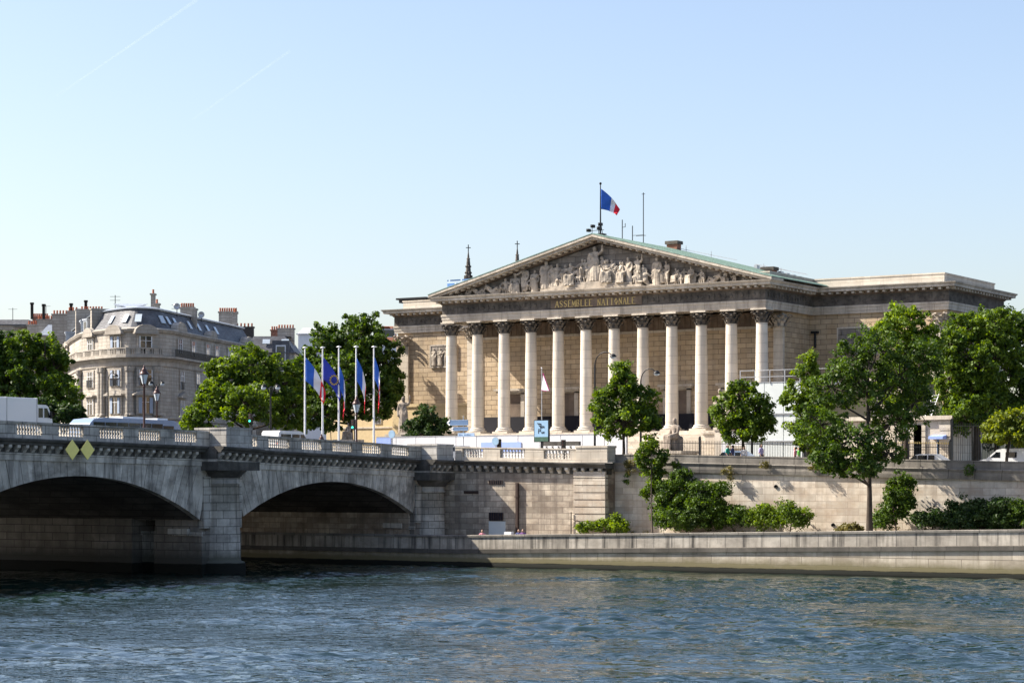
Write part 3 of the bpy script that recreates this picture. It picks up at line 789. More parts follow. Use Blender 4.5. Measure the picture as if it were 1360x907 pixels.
# columns
def leafy(b, cx, cy, z0, h, r0):
    b.lathe(cx, cy, [(r0,0),(r0*1.1,.04*h),(r0*.92,.07*h),(r0*.9,.5*h),(r0*1.1,.86*h)], 16, z0=z0)
    for row, (zb, zt_, rad, n, off) in enumerate(((.05,.42,1.02,8,0),(.3,.70,1.05,8,.39),(.6,.86,1.15,8,0))):
        for i in range(n):
            a_ = 2*math.pi*i/n+off; ca, sa = math.cos(a_), math.sin(a_)
            pts = [(rad*r0, zb*h, .22*r0), (rad*r0*1.12, (zb+zt_)/2*h, .26*r0), (rad*r0*1.5, zt_*h*.99, .24*r0), (rad*r0*1.75, zt_*h*.9, .14*r0)]
            vs = []
            for (q, z, w_) in pts:
                for s_ in (-1, 1): vs.append((cx+ca*q-sa*w_*s_, cy+sa*q+ca*w_*s_, z0+z))
                vs.append((cx+ca*(q-.12), cy+sa*(q-.12), z0+z-.03))
            fs = []
            for j in range(3):
                k = j*3; fs += [(k,k+1,k+4,k+3),(k+1,k+2,k+5,k+4),(k+2,k,k+3,k+5)]
            b.add(vs, fs, 0, .5)
    for i in range(4):
        a_ = math.pi/4+i*math.pi/2; ca, sa = math.cos(a_), math.sin(a_)
        for q in (1.45,):
            b.ball((cx+ca*q*r0, cy+sa*q*r0, z0+.82*h), .17*r0*1.3, 8, 6)
        b.bar((cx+ca*r0*1.0, cy+sa*r0*1.0, z0+.55*h), (cx+ca*r0*1.5, cy+sa*r0*1.5, z0+.88*h), .14)
RB, RT = .66, .56
for i, u in enumerate(CU):
    c = MB(); c.lathe(u, CV, [(RB*(1-.0*k)+ (RT-RB)*(k**1.6), .62+(10.0)*k) for k in [j/10 for j in range(11)]], 28, z0=ZB, a=random.random())
    col_ = c.build('column', M['shaft'], pa)
    c = MB(); c.box(u-.93,u+.93,CV-.93,CV+.93,ZB,ZB+.2)
    c.lathe(u, CV, [(.90,.2),(.95,.25),(.95,.33),(.84,.38),(.78,.42),(.80,.46),(.82,.5),(.80,.55),(.70,.58),(.66,.62)], 28, z0=ZB)
    c.build('base', M['shaft'], col_)
    c = MB(); leafy(c, u, CV, 22.95, 1.28, .6); c.build('capital', M['soot'], col_)
    c = MB(); c.box(u-.86,u+.86,CV-.86,CV+.86,24.2,24.355); c.build('abacus', M['pale'], col_)
for (uc, vc) in ((-132.2,203.5),(-95.5,203.5)):
    c = MB(); leafy(c, uc, vc, 22.8, 1.4, .72); c.build('pilaster_capital', M['relief'], pa)
for uc in (-146.1,-81.15): c = MB(); leafy(c, uc, 210.35, 22.8, 1.4, .75); c.build('pilaster_capital', M['relief'], pa)
c = MB(); leafy(c, -80.6, 225.0, 22.8, 1.4, .7); c.build('pilaster_capital', M['relief'], pa)
# entablature
b = MB(); b.sweep(out_path, [(-1.6,ZA),(0,ZA),(0,ZA+.27),(.05,ZA+.28),(.05,ZA+.56),(.12,ZA+.62),(.12,ZA+.80),(-.02,ZA+.84)], True)
b.box(-131.3,-96.4,200.2,209,ZA+.2,ZA+.5); b.box(-133,-95,198.9,209.9,ZA+.5,ZA+.8)
b.build('architrave', M['cornice'], pa)
b = MB(); b.sweep(out_path, [(-.02,ZA+.841),(.02,ZA+.85),(.02,26.22),(-.4,26.22)], True); b.build('frieze', M['soot'], pa)
# ornament on the frieze
b = MB(); rr = random.Random(4)
def orn(p, q, nx, ny):
    L = math.hypot(q[0]-p[0], q[1]-p[1]); n = int(L/.62)
    for i in range(n):
        k = (i+.5)/n; x = lerp(p[0],q[0],k)+nx*.03; y = lerp(p[1],q[1],k)+ny*.03; z = 25.72+rr.uniform(-.05,.05)
        if i % 2: b.ball((x,y,z), .2, 8, 5, sc=(1 if ny else .35, 1 if nx else .35, 1))
        else: b.bar((x,y,z-.3),(x,y,z+.3),.09); b.bar((x-.18*abs(ny),y-.18*abs(nx),z+.15),(x+.18*abs(ny),y+.18*abs(nx),z-.1),.08)
orn((-132.6,198.6),(-119.6,198.6),0,-1); orn((-108.2,198.6),(-95,198.6),0,-1); orn((-94.7,199),(-94.7,209.7),1,0); orn((-94.4,210),(-80.4,210),0,-1); orn((-147,210),(-133.3,210),0,-1)
b.build('frieze_carving', M['soot'], pa)
b = MB(); b.box(-119.3,-108.5,198.52,198.6,25.3,26.18); b.build('inscription_panel', M['under'], pa)
b = MB()
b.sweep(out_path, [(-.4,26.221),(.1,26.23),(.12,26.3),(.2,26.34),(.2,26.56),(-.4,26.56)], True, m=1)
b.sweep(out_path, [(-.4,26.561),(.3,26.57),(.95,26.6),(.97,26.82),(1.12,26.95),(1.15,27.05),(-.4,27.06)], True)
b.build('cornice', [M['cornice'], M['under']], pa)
b = MB()
def modil(p, q, nx, ny, step=.8):
    L = math.hypot(q[0]-p[0], q[1]-p[1]); n = int(L/step)
    for i in range(n):
        k = (i+.5)/n; x = lerp(p[0],q[0],k); y = lerp(p[1],q[1],k)
        if ny: b.box(x-.14,x+.14,y-.78,y-.2,26.36,26.565)
        else: b.box(x+.2,x+.78,y-.14,y+.14,26.36,26.565)
modil((-133.5,198.62),(-94.2,198.62),0,-1); each(b, 'modillion', M['cornice'], pa); b = MB(); modil((-94.72,198.0),(-94.72,209.2),1,0); modil((-93.8,210),(-79.5,210),0,-1); modil((-147.6,210),(-133.8,210),0,-1); modil((-80.1,209.4),(-80.1,226.4),1,0)
struct(b.build('modillion_row', M['cornice'], pa), 'stuff')
# pediment
ZC = 27.06; HWD = 19.95; APX = 32.62; SL = (APX-27.35)/HWD
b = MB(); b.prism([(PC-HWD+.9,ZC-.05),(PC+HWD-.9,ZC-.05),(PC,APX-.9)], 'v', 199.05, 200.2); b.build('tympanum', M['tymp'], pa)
b = MB()
for s in (-1, 1):
    def sl(u, z): return (PC+s*u, z)
    top = lambda u: APX-SL*u
    b.prism([sl(0,top(0)),sl(HWD+.3,top(HWD+.3)),sl(HWD+.3,top(HWD+.3)-.24),sl(0,top(0)-.24)], 'v', 197.45, 200.3)
    b.prism([sl(0,top(0)-.241),sl(HWD-.1,top(HWD-.1)-.241),sl(HWD-.3,top(HWD-.3)-.5),sl(0,top(0)-.5)], 'v', 197.68, 200.25)
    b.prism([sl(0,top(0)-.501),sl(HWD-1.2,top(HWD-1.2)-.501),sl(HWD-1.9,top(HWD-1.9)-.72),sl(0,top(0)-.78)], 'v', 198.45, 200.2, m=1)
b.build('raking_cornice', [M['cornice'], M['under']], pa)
b = MB()
for s in (-1, 1):
    for i in range(24):
        u = .5+i*.75
        if u > HWD-2.2: break
        z = APX-SL*u-.52; uu = PC+s*u
        b.prism([(uu-.13,z+SL*.13*s),(uu+.13,z-SL*.13*s),(uu+.13,z-SL*.13*s-.17),(uu-.13,z+SL*.13*s-.17)], 'v', 197.95, 198.46)
each(b, 'raking_modillion', M['cornice'], pa)
b = MB(); n_ = 6
for i in range(3): b.box(PC-6.6+i*1.15, PC+5.4-i*1.15, 198.15+i*.12, 199.2, ZC+i*.27-.01, ZC+.27*(i+1))
b.build('pediment_steps', M['relief'], pa)
figs = []
def tz(u): return APX-.95-SL*abs(u-PC)
# (offset from centre, base extra height, kind, height, rotation, depth)
rf = random.Random(12)
spec = [(-.35,.81,'st4',3.7,0),(1.15,.54,'se1',2.5,.2),(-2.3,.54,'kn1',2.6,.1),(-3.9,.27,'st2',2.5,.5),(-4.8,.27,'st1',2.7,.2),(-6.2,.27,'st1',3.05,.3),(-5.5,.27,'st2',2.6,-.2),(-8.9,0,'st3',2.95,.1),(-10.0,0,'se1',2.1,.4),
        (-7.6,0,'st2',2.4,.4),(-11.2,0,'kn1',2.2,.2),(-12.6,0,'re1',2.4,.2),(-14.4,0,'re1',2.0,0),(-15.8,0,'kn1',1.2,0),(-16.9,0,'re1',1.0,0),
        (2.7,.27,'st2',2.5,-.5),(3.6,.27,'st1',2.9,-.3),(4.7,.27,'st4',3.0,-.2),(5.5,0,'kn1',2.3,3.0),(6.9,0,'st1',3.0,-.2),(8.0,0,'st3',2.6,-.5),(9.4,0,'kn1',2.0,-.3),(10.8,0,'se1',1.9,-.4),(12.0,0,'kn1',1.9,-.3),(13.2,0,'re1',2.0,3.1),(14.6,0,'se1',1.2,-.4),(15.6,0,'kn1',1.1,-.3),(16.7,0,'re1',1.0,3.1),
        (-3.2,.54,'st1',2.3,0),(2.0,.54,'st2',2.2,0),(-1.5,1.6,'kn1',2.0,.5),(.7,1.9,'kn1',1.7,-.5)]
for k_ in range(26):
    du = -15.5+31*(k_+.5)/26+rf.uniform(-.3,.3); room = (APX-.95-SL*abs(du))-ZC
    spec.append((du, room*.12 if abs(du) < 12 else 0, rf.choice(('kn1','st1','st2','st3','se1')), min(2.9, room*rf.uniform(.55,.78)), rf.uniform(-.7,.7)))
for (du, dz, kind, h, rz) in spec:
    f = put_fig(kind, 'relief_figure', (PC+du, 198.72, ZC+dz-.02), h, pa, rz if kind != 're1' else 0, M['relief'], sx=rf.uniform(1.05,1.3)*(-1 if rz > 2 or du > 8 else 1), sy=.85)
# roof
b = MB()
for s in (-1, 1):
    b.prism([(PC,APX+.02),(PC+s*(HWD+.35),APX+.02-SL*(HWD+.35)),(PC+s*(HWD+.35),APX+.1-SL*(HWD+.35)),(PC,APX+.1)], 'v', 197.42, 215.4)
    for i in range(30):
        u = .66*i+.4; b.bar((PC+s*u,197.5,APX+.12-SL*u),(PC+s*u,215.3,APX+.12-SL*u),.05,.07) if False else None
for i in range(28):
    v = 197.9+i*.64
    for s in (-1,1): b.bar((PC,v,APX+.12),(PC+s*(HWD+.3),v,APX+.12-SL*(HWD+.3)),.05,.07, a=.9)
b.prism([(PC-HWD,27.0),(PC+HWD,27.0),(PC,APX)],'v',214.9,215.3,m=1)
b.build('roof', [M['copper'], M['attic']], pa)
b = MB(); b.box(-147,-80.3,210.3,225.9,26.9,27.12); b.box(-132.5,-95.1,200,226,26.9,27.13); b.build('flat_roof', M['zinc'], pa)
b = MB()
b.box(-95.6,-80.9,210.9,225.4,27.0,28.0); b.box(-95.65,-80.82,210.84,225.46,28.0,28.14)
b.box(-98.6,-95.1,200.4,225.4,27.0,28.02); b.box(-98.65,-95.04,200.34,225.44,28.02,28.15)
b.box(-146.6,-131.9,210.9,225.4,27.0,28.0); b.box(-146.7,-131.8,210.84,225.46,28.0,28.14)
b.box(-132.5,-129.2,200.4,225.4,27.0,28.02) if False else None
each(b, 'attic', M['attic'], pa)
b = MB(); u_,v_,t_ = on_v(555,214); b.box(u_-2.0,u_+1.6,213,215,28.14,28.5); b.box(u_-2.3,u_+1.9,212.8,215.2,28.5,28.7); b.build('roof_hatch', M['iron'], pa)
for (px, v, zt_, w_, h_) in ((895,214.6,33.45,1.25,1.5),(1022,212,29.75,1.25,1.5)):
    u_, v_, t_ = on_v(px, v); c = MB(); c.box(u_-w_/2,u_+w_/2,v-.5,v+.5,zt_-h_-2,zt_-.35); ch = c.build('chimney', M['brickred'], pa)
    c = MB(); c.box(u_-w_/2-.15,u_+w_/2+.15,v-.65,v+.65,zt_-.35,zt_); c.build('chimney_cap', M['soot'], ch)
# roof gear: rails, ladder, hatch on the copper slope
b = MB()
for (u0, v0) in ((PC+2,214.5),(PC+5,214.6),(PC+12,213),(PC+14,213)):
    z = APX-SL*abs(u0-PC)+.1; b.bar((u0,v0,z),(u0,v0,z+.7),.06)
b.bar((PC+11,213,APX-SL*11+.55),(PC+17,213,APX-SL*17+.75),.08); b.bar((PC+1,214.6,APX-SL*1+.3),(PC+8,214.6,APX-SL*8+.5),.06)
for i in range(8): b.box(PC+11+i*.7,PC+11.35+i*.7,212.7,213.4,APX-SL*(11+i*.7),APX-SL*(11+i*.7)+.45-.02*i)
b.build('roof_railing', M['steel'], pa)
# interior wall: string course, upper band, doors, dark panels
b = MB(); b.box(-131.3,-96.3,203.35,203.59,22.7,22.95); b.box(-131.3,-96.3,203.3,203.59,17.35,17.45) if False else None; b.build('string_course', M['cornice'], pa)
b = MB(); b.box(-131.3,-96.3,203.45,203.589,22.951,24.3)
for i in range(56): b.box(-131.2+i*.62,-131.2+i*.62+.3,203.36,203.449,23.05,24.15)
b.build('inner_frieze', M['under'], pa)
for k, uc in enumerate((PC-13.4,PC-6.7,PC,PC+6.7,PC+13.4)):
    d = MB(); d.box(uc-1.15,uc+1.15,203.5,203.62,12.4,16.7); door = d.build('door', M['under'], pa)
    d = MB(); d.box(uc-1.6,uc-1.15,203.38,203.6,12.4,16.9); d.box(uc+1.15,uc+1.6,203.38,203.6,12.4,16.9); d.box(uc-1.6,uc+1.6,203.38,203.6,16.7,17.05); d.build('door_frame', M['cornice'], door)
    d = MB(); d.box(uc-2.0,uc+2.0,202.9,203.6,17.05,17.3); d.box(uc-1.8,uc+1.8,203.1,203.6,16.85,17.049); d.build('door_hood', M['cornice'], door)
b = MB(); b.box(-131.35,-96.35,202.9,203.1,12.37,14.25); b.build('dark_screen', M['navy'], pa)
# relief panels on the wings
for (px0, px1, y0, y1) in ((573,606,460,487),(1114,1164,437,472)):
    ua, _, ta = on_v(px0, 210.2); ub = on_v(px1, 210.2)[0]; z0, z1 = zz(y1, ta), zz(y0, ta)
    b = MB(); b.box(ua,ub,210.1,210.24,z0,z1,m=0); b.box(ua-.15,ua,210.05,210.24,z0-.12,z1+.12,m=1); b.box(ub,ub+.15,210.05,210.24,z0-.12,z1+.12,m=1); b.box(ua,ub,210.05,210.24,z1,z1+.15,m=1); b.box(ua,ub,210.05,210.24,z0-.15,z0,m=1)
    rp = b.build('relief_panel', [M['tymp'], M['cornice']], pa)
    n = max(3, int((ub-ua)/.72))
    for i in range(n): put_fig(('st1','st2','st3')[i%3], 'relief_figure', (lerp(ua,ub,(i+.5)/n), 210.05, z0+.05), (z1-z0)*.88, pa, 0, M['tymp' if px0 > 1000 else 'relief'], sy=.6)
b = MB(); u_,v_,t_ = on_v(1083,210.1); b.tube([(u_,210.0,zz(462,t_)),(u_,210.0,zz(441,t_))],.13,8); b.box(u_-.4,u_+.35,209.8,210.2,zz(443,t_),zz(440,t_)); b.build('drain_pipe', M['iron'], pa)
# stairs
b = MB(); n = 19
for i in range(n):
    v0 = 198.0-.36*(i+1); z1 = 12.34-.17*i-.17
    b.box(-130.8,-96.7,v0,198.0-.36*i+.02,8,z1)
b.build('stairs', M['pale'], pa)
b = MB(); b.box(-133.4,-130.8,191.5,198.05,8,12.2); b.box(-96.7,-94.3,191.5,198.05,8,12.2); b.box(-133.5,-130.7,191.4,198.04,12.2,12.45); b.box(-96.8,-94.2,191.4,198.04,12.2,12.45)
each(b, 'stair_cheek', M['cornice'], pa)
# inscription letters, built from small strokes with serifs
GL = {'A':[((0,0),(.5,1),1),((.5,1),(1,0),2),((.2,.38),(.8,.38),1)],'S':[((.95,.8),(.55,1),1),((.55,1),(.12,.8),1),((.12,.8),(.2,.58),2),((.2,.58),(.8,.42),2),((.8,.42),(.9,.2),2),((.9,.2),(.5,0),1),((.5,0),(.05,.2),1)],
 'E':[((.15,0),(.15,1),2),((.15,1),(.9,1),1),((.15,.52),(.7,.52),1),((.15,0),(.95,0),1)],'M':[((.05,0),(.1,1),1),((.1,1),(.5,.15),2),((.5,.15),(.9,1),1),((.9,1),(.95,0),2)],
 'B':[((.15,0),(.15,1),2),((.15,1),(.65,1),1),((.65,1),(.8,.78),2),((.8,.78),(.6,.53),1),((.15,.53),(.6,.53),1),((.6,.53),(.92,.27),2),((.92,.27),(.65,0),1),((.65,0),(.15,0),1)],
 'L':[((.15,0),(.15,1),2),((.15,0),(.95,0),1)],'N':[((.1,0),(.1,1),1),((.1,1),(.9,0),2),((.9,0),(.9,1),1)],'T':[((.5,0),(.5,1),2),((0,1),(1,1),1)],'I':[((.5,0),(.5,1),2)],
 'O':[((.5,1),(.08,.5),2),((.08,.5),(.5,0),1),((.5,0),(.92,.5),2),((.92,.5),(.5,1),1)]}
def letters(text, u0, u1, v, z0, h, parent, name, mat, serif=True, axis=(1,0)):
    n = len(text); step = (u1-u0)/n
    for i, ch in enumerate(text):
        if ch == ' ': continue
        base = 'E' if ch == 'É' else ch
        b = MB(); w_ = step*(.72 if base not in 'IM' else (.4 if base == 'I' else .85)); x0 = u0+i*step+(step-w_)/2
        for p, q_, th in GL[base]:
            wd = .045 if th == 1 else .09
            b.bar((x0+p[0]*w_, v, z0+p[1]*h),(x0+q_[0]*w_, v, z0+q_[1]*h), wd, .06, up=(0,1,0))
            if serif:
                for pt in (p, q_):
                    if pt[1] in (0, 1) and pt[0] not in (0.5,) or (base in 'IT' and pt[1] in (0,1)): b.bar((x0+pt[0]*w_-.09, v, z0+pt[1]*h),(x0+pt[0]*w_+.09, v, z0+pt[1]*h), .035, .05, up=(0,1,0))
        if ch == 'É': b.bar((x0+.4*w_, v, z0+1.08*h),(x0+.7*w_, v, z0+1.25*h), .06, .05, up=(0,1,0))
        b.build(name, mat, parent)
letters('ASSEMBLEE NATIONALE', -118.75, -109.2, 198.49, 25.4, .66, pa, 'gilded_letter', M['gold'])
def G(u): return zg(u)
# ---------------------------------------------------------------- statues
def statue(kind, px, pybase, v, h, label, rz=0, ped=(1.3,1.0), name='statue', zbase=None):
    u, _, t = on_v(px, v); z = zz(pybase, t) if zbase is None else zbase
    s = thing(name, label, 'statue', (u, v, G(u)))
    put_fig(kind, 'stone_figure', (u, v, z), h, s, rz, M['statue'])
    b = MB(); w_, d_ = ped; b.box(u-w_,u+w_,v-d_,v+d_,G(u)-.1,z-.25); b.box(u-w_-.15,u+w_+.15,v-d_-.15,v+d_+.15,z-.25,z+.02); b.box(u-w_-.2,u+w_+.2,v-d_-.2,v+d_+.2,G(u)-.1,G(u)+.4)
    b.build('pedestal', M['cornice'], s)
    return s
s_ = statue('se1', 897, 599, 188.5, 3.15, 'grey seated robed stone figure on a pedestal below the columns', -.5, (1.5,1.7))
statue('se1', 1012, 592, 188.5, 3.2, 'dark seated stone figure in front of the pale grey cladding', .5, (2.6,1.6))
statue('st4', 536, 577, 194.5, 4.1, 'standing robed stone figure on a pedestal at the left corner of the palace', .2, (1.3,1.3))
statue('st2', 957, 573, 196.5, 4.3, 'standing pale stone figure whose head shows above the round street tree', -.2, (1.3,1.2))
statue('se1', 463, 584, 187, 1.75, 'small seated stone figure behind the bridge balustrade near the flagpoles', -.3, (1.0,1.0))
# ---------------------------------------------------------------- hoardings
def panelrun(px0, px1, v, ytop, label, mat, name='hoarding', step=2.4, ybot=None, th=.12):
    u0, _, t0 = on_v(px0, v); u1, _, t1 = on_v(px1, v); z1 = zz(ytop, (t0+t1)/2); zb = G((u0+u1)/2) if ybot is None else zz(ybot, (t0+t1)/2)
    h = thing(name, label, 'hoarding', ((u0+u1)/2, v, zb)); n = max(1, round((u1-u0)/step))
    b = MB()
    for i in range(n): b.box(lerp(u0,u1,i/n)+.03, lerp(u0,u1,(i+1)/n)-.03, v+rng.uniform(0,.015), v+th, zb, z1)
    b.build('panel', mat, h); b = MB(); b.box(u0,u1,v-.03,v+th+.03,z1,z1+.06)
    for i in range(n+1): b.box(lerp(u0,u1,i/n)-.04,lerp(u0,u1,i/n)+.04,v+th,v+th+.1,zb,z1)
    b.build('frame', M['steel'], h)
    return h, (u0, u1, v, zb, z1)
h1, hi = panelrun(500, 832, 186, 578.5, 'long white hoarding in front of the palace steps', M['hoarding'])
for (a_, c_, y0, y1) in ((639,692,587.5,600),(480,519,582,592)):
    ua, _, t_ = on_v(a_,185.96); ub = on_v(c_,185.96)[0]; b = MB(); b.box(max(ua,hi[0]+.02),ub,185.93,185.99,zz(y1,t_),zz(y0,t_)); b.build('blue_panel', M['blue_panel'], h1)
panelrun(958, 992, 187, 574, 'low white hoarding behind the iron railings by the street tree', M['hoarding'])
h2, hi2 = panelrun(990, 1066, 185, 508, 'tall pale grey cladding wall with guard rail right of the columns', M['hoarding_grey'], 'cladding_wall', 2.0)
b = MB()
for z in (hi2[4]-2.9, hi2[4]-5.4): b.box(hi2[0]-.02, hi2[1]+.02, 184.9, 184.99, z, z+.1)
b.build('joint_strip', M['steel'], h2)
b = MB(); u0, u1 = hi2[0]-.5, hi2[1]+4
for z in (.55, 1.15): b.bar((u0,184.95,hi2[4]+z),(u1,184.95,hi2[4]+z),.06)
k = u0
while k < u1: b.bar((k,184.95,hi2[4]-.1),(k,184.95,hi2[4]+1.2),.06); k += 1.5
b.build('guard_rail', M['steel'], h2)
b = MB(); b.box(hi2[0], hi2[1]+4, 185.13, 190, hi2[4]-.3, hi2[4]-.02); b.build('scaffold_deck', M['steel'], h2)
# small stone balustrade in the forecourt
u0, _, t_ = on_v(722, 180); u1 = on_v(770, 180)[0]
fb = thing('forecourt_balustrade', 'short dark stone balustrade behind the bridge wall in front of the white hoarding', 'balustrade', (u0, 180, 9))
b = MB(); b.box(u0,u1,179.8,180.2,zz(592,t_),zz(586.5,t_)); b.build('handrail', M['bridge_dark'], fb)
b = MB(); b.box(u0,u1,179.82,180.18,9,9.9); b.build('plinth', M['pale'], fb)
for i in range(6):
    b = MB(); b.lathe(lerp(u0,u1,(i+.5)/6),180,[(r*1.5,z*1.0) for r,z in BAL],8,z0=9.9); b.build('baluster', M['baluster'], fb)
# ---------------------------------------------------------------- flags
def flag_mesh(name, L, H, phi, mats, seed, collapse=.5, twist=.4, nx=30, ny=14, parent=None, org=(0,0,0), side=1, split=(1/3,2/3)):
    r = random.Random(seed); ph = r.uniform(0,6); vs = []
    for i in range(nx+1):
        s = i/nx
        for j in range(ny+1):
            tt = j/ny
            ang = min(1.47, phi*(.85+.3*s))
            x = s*L*math.cos(ang)*(1-.25*tt*collapse)+.03; z = -tt*H*(1-collapse*s) - s*L*math.sin(ang)
            y = twist*s*math.sin(ph+s*5+tt*4)*.5 + .12*math.sin(s*14+tt*9+ph)*s
            vs.append((x*side, y, z))
    fs = []; ms = []
    for i in range(nx):
        for j in range(ny):
            fs.append((i*(ny+1)+j, (i+1)*(ny+1)+j, (i+1)*(ny+1)+j+1, i*(ny+1)+j+1))
            s = (i+.5)/nx; ms.append(0 if s < split[0] or len(mats) == 1 else (1 if s < split[1] else 2))
    b = MB(); b.v = [(v[0]+org[0], v[1]+org[1], v[2]+org[2]) for v in vs]; b.f = fs; b.m = ms; b.a = [.5]*len(fs); b.sm = [True]*len(fs)
    o = b.build(name, mats, parent, org=(0,0,0), fix=False); sd = o.modifiers.new('thick', 'SOLIDIFY'); sd.thickness = .02
    return o
FR = ('fblue','fwhite','fred')
fspec = [(405,462,FR,475,.92,.5,4.1,2.35,'tricolour flag half unfurled on the leftmost of the five tall white poles'),
         (428.5,462,('feu',),475,.92,.45,3.7,2.2,'dark blue flag with gold stars on the second white pole'),
         (450,461,FR,487,1.30,.35,4.0,2.2,'tricolour flag hanging limp on the middle white pole'),
         (473,461,FR,476,1.2,.3,4.1,2.3,'tricolour flag with flared red end on the fourth white pole'),
         (496.5,461,FR,475,1.32,.35,4.2,2.2,'tricolour flag hanging folded on the rightmost white pole')]
for i, (px, yt, cols, yf, phi, coll, L, H, lab) in enumerate(fspec):
    u, v = on_t(px, 222); zb = G(u); ztop = zz(yt, 222)
    p = thing('flagpole', lab.replace('flag', 'flag', 1), 'flagpole', (u, v, zb), group='flagpoles beside the palace')
    b = MB(); b.tube([(u,v,zb),(u,v,(zb+ztop)/2),(u,v,ztop)],[.12,.10,.07],10); b.build('pole', M['white'], p)
    b = MB(); b.lathe(u,v,[(.2,0),(.2,.05),(.06,.12)],10,z0=ztop); b.bar((u-.3,v,ztop+.03),(u+.3,v,ztop+.03),.05); b.build('pole_cap', M['white'], p)
    f = flag_mesh('flag', L, H, phi, [M[c] for c in cols], i+3, coll, .5, org=(0,0,0), parent=None)
    f.parent = p; f.location = (.1, -.05, zz(yf,222)-zb); f.rotation_euler = (0,0,R(32)); ORG[f] = (0,0,0)
    if len(cols) == 1:
        b = MB()
        for k in range(12):
            a_ = 2*math.pi*k/12; x = 1.12+.38*math.cos(a_); zc_ = -2.25+.45*math.sin(a_)
            for q in range(5):
                a2 = math.pi/2+q*4*math.pi/5; a3 = math.pi/2+(q+1)*4*math.pi/5
                b.bar((x+.09*math.cos(a2),-.3,zc_+.09*math.sin(a2)),(x+.09*math.cos(a3),-.3,zc_+.09*math.sin(a3)),.04,.03,up=(0,1,0))
        st = b.build('star_ring', M['fgold'], None, org=(0,0,0)); st.parent = f; st.location = (0,0,0)
# roof flag
u, v, t_ = on_v(797.5, 199.5); zb = APX+.05
p = thing('roof_flagpole', 'thin flagpole with tricolour flag on the peak of the pediment', 'flagpole', (u, v, zb))
b = MB(); b.tube([(u,v,zb),(u,v,zz(245,t_))],[.09,.05],8); b.ball((u,v,zz(244,t_)),.14,8,6); b.build('pole', M['iron'], p)
f = flag_mesh('flag', 2.9, 2.1, .72, [M[c] for c in FR], 9, .7, .5, split=(.50,.72)); f.parent = p; f.location = (.05, -.03, zz(251,t_)-zb); f.rotation_euler = (0,0,R(32))
u, v, t_ = on_v(792, 199); rc = thing('camera_mast', 'cluster of small cameras and lamps on the pediment peak at the flagpole foot', 'camera mast', (u, v, APX))
z0 = APX+.05
b = MB(); b.box(u+.0,u+1.0,v-.4,v+.4,z0,z0+.12); b.bar((u-.5,v,z0),(u-.5,v,z0+.8),.05); b.bar((u-.9,v,z0+.5),(u+.9,v,z0+.5),.05); b.bar((u+.3,v,z0),(u+.3,v,z0+1.2),.07); b.bar((u+.75,v,z0),(u+.55,v,z0+1.2),.05); b.build('frame', M['iron'], rc)
for (dx, dz) in ((-.9,.55),(-.4,.95),(.35,.7),(.5,1.1)):
    b = MB(); b.box(u+dx-.16,u+dx+.16,v-.25,v+.2,z0+dz-.15,z0+dz+.15); b.ball((u+dx,v-.25,z0+dz),.11,8,6); b.build('camera', M['iron'], rc)
for (px, y0, y1, v, lab) in ((826.5,292,318,204,'short antenna mast with side arm on the green roof'),(840,300,325,207,'short plain antenna mast in the middle of the roof ridge'),(854.5,256,326,210,'tallest thin antenna mast on the green roof')):
    u, _, t_ = on_v(px, v); a_ = thing('antenna_mast', lab, 'antenna', (u, v, APX-.1), group='masts on the palace roof')
    b = MB(); b.bar((u,v,APX-.1),(u,v,zz(y0,t_)),.07); b.build('mast', M['iron'], a_)
    b = MB()
    if px == 826.5: b.bar((u,v,zz(302,t_)),(u+.35,v,zz(302,t_)),.05); b.bar((u+.35,v,zz(302,t_)),(u+.35,v,zz(297,t_)),.05)
    elif px == 840: b.bar((u,v,zz(313,t_)),(u+1.4,v,zz(313,t_)),.04)
    else: b.bar((u-.2,v,zz(258,t_)),(u+.2,v,zz(258,t_)),.05); b.bar((u-.9,v,zz(313,t_)),(u+.3,v,zz(313,t_)),.05)
    b.build('cross_arm', M['iron'], a_)
# purple edged pennant
u, v, t_ = on_v(719.5, 190)
p = thing('pennant_pole', 'slim pole with white magenta-edged pennant in front of the columns', 'flagpole', (u, v, G(u)))
b = MB(); b.tube([(u,v,G(u)),(u,v,zz(490,t_))],[.06,.04],6); b.ball((u,v,zz(489,t_)),.1,6,5); b.build('pole', M['steel'], p)
b = MB(); z0 = zz(497,t_); z1 = zz(518,t_)
b.prism([(u-.02,z1),(u+.9,z1-.1),(u+.22,z0)],'v',v-.06,v-.03); pf = b.build('pennant', M['fwhite'], p)
b = MB(); b.bar((u+.16,v-.045,z0+.1),(u+.9,v-.045,z1-.1),.07,.05); b.bar((u,v-.045,z1),(u+.6,v-.045,z1-.1),.04,.05); b.build('trim', M['magenta'], pf)
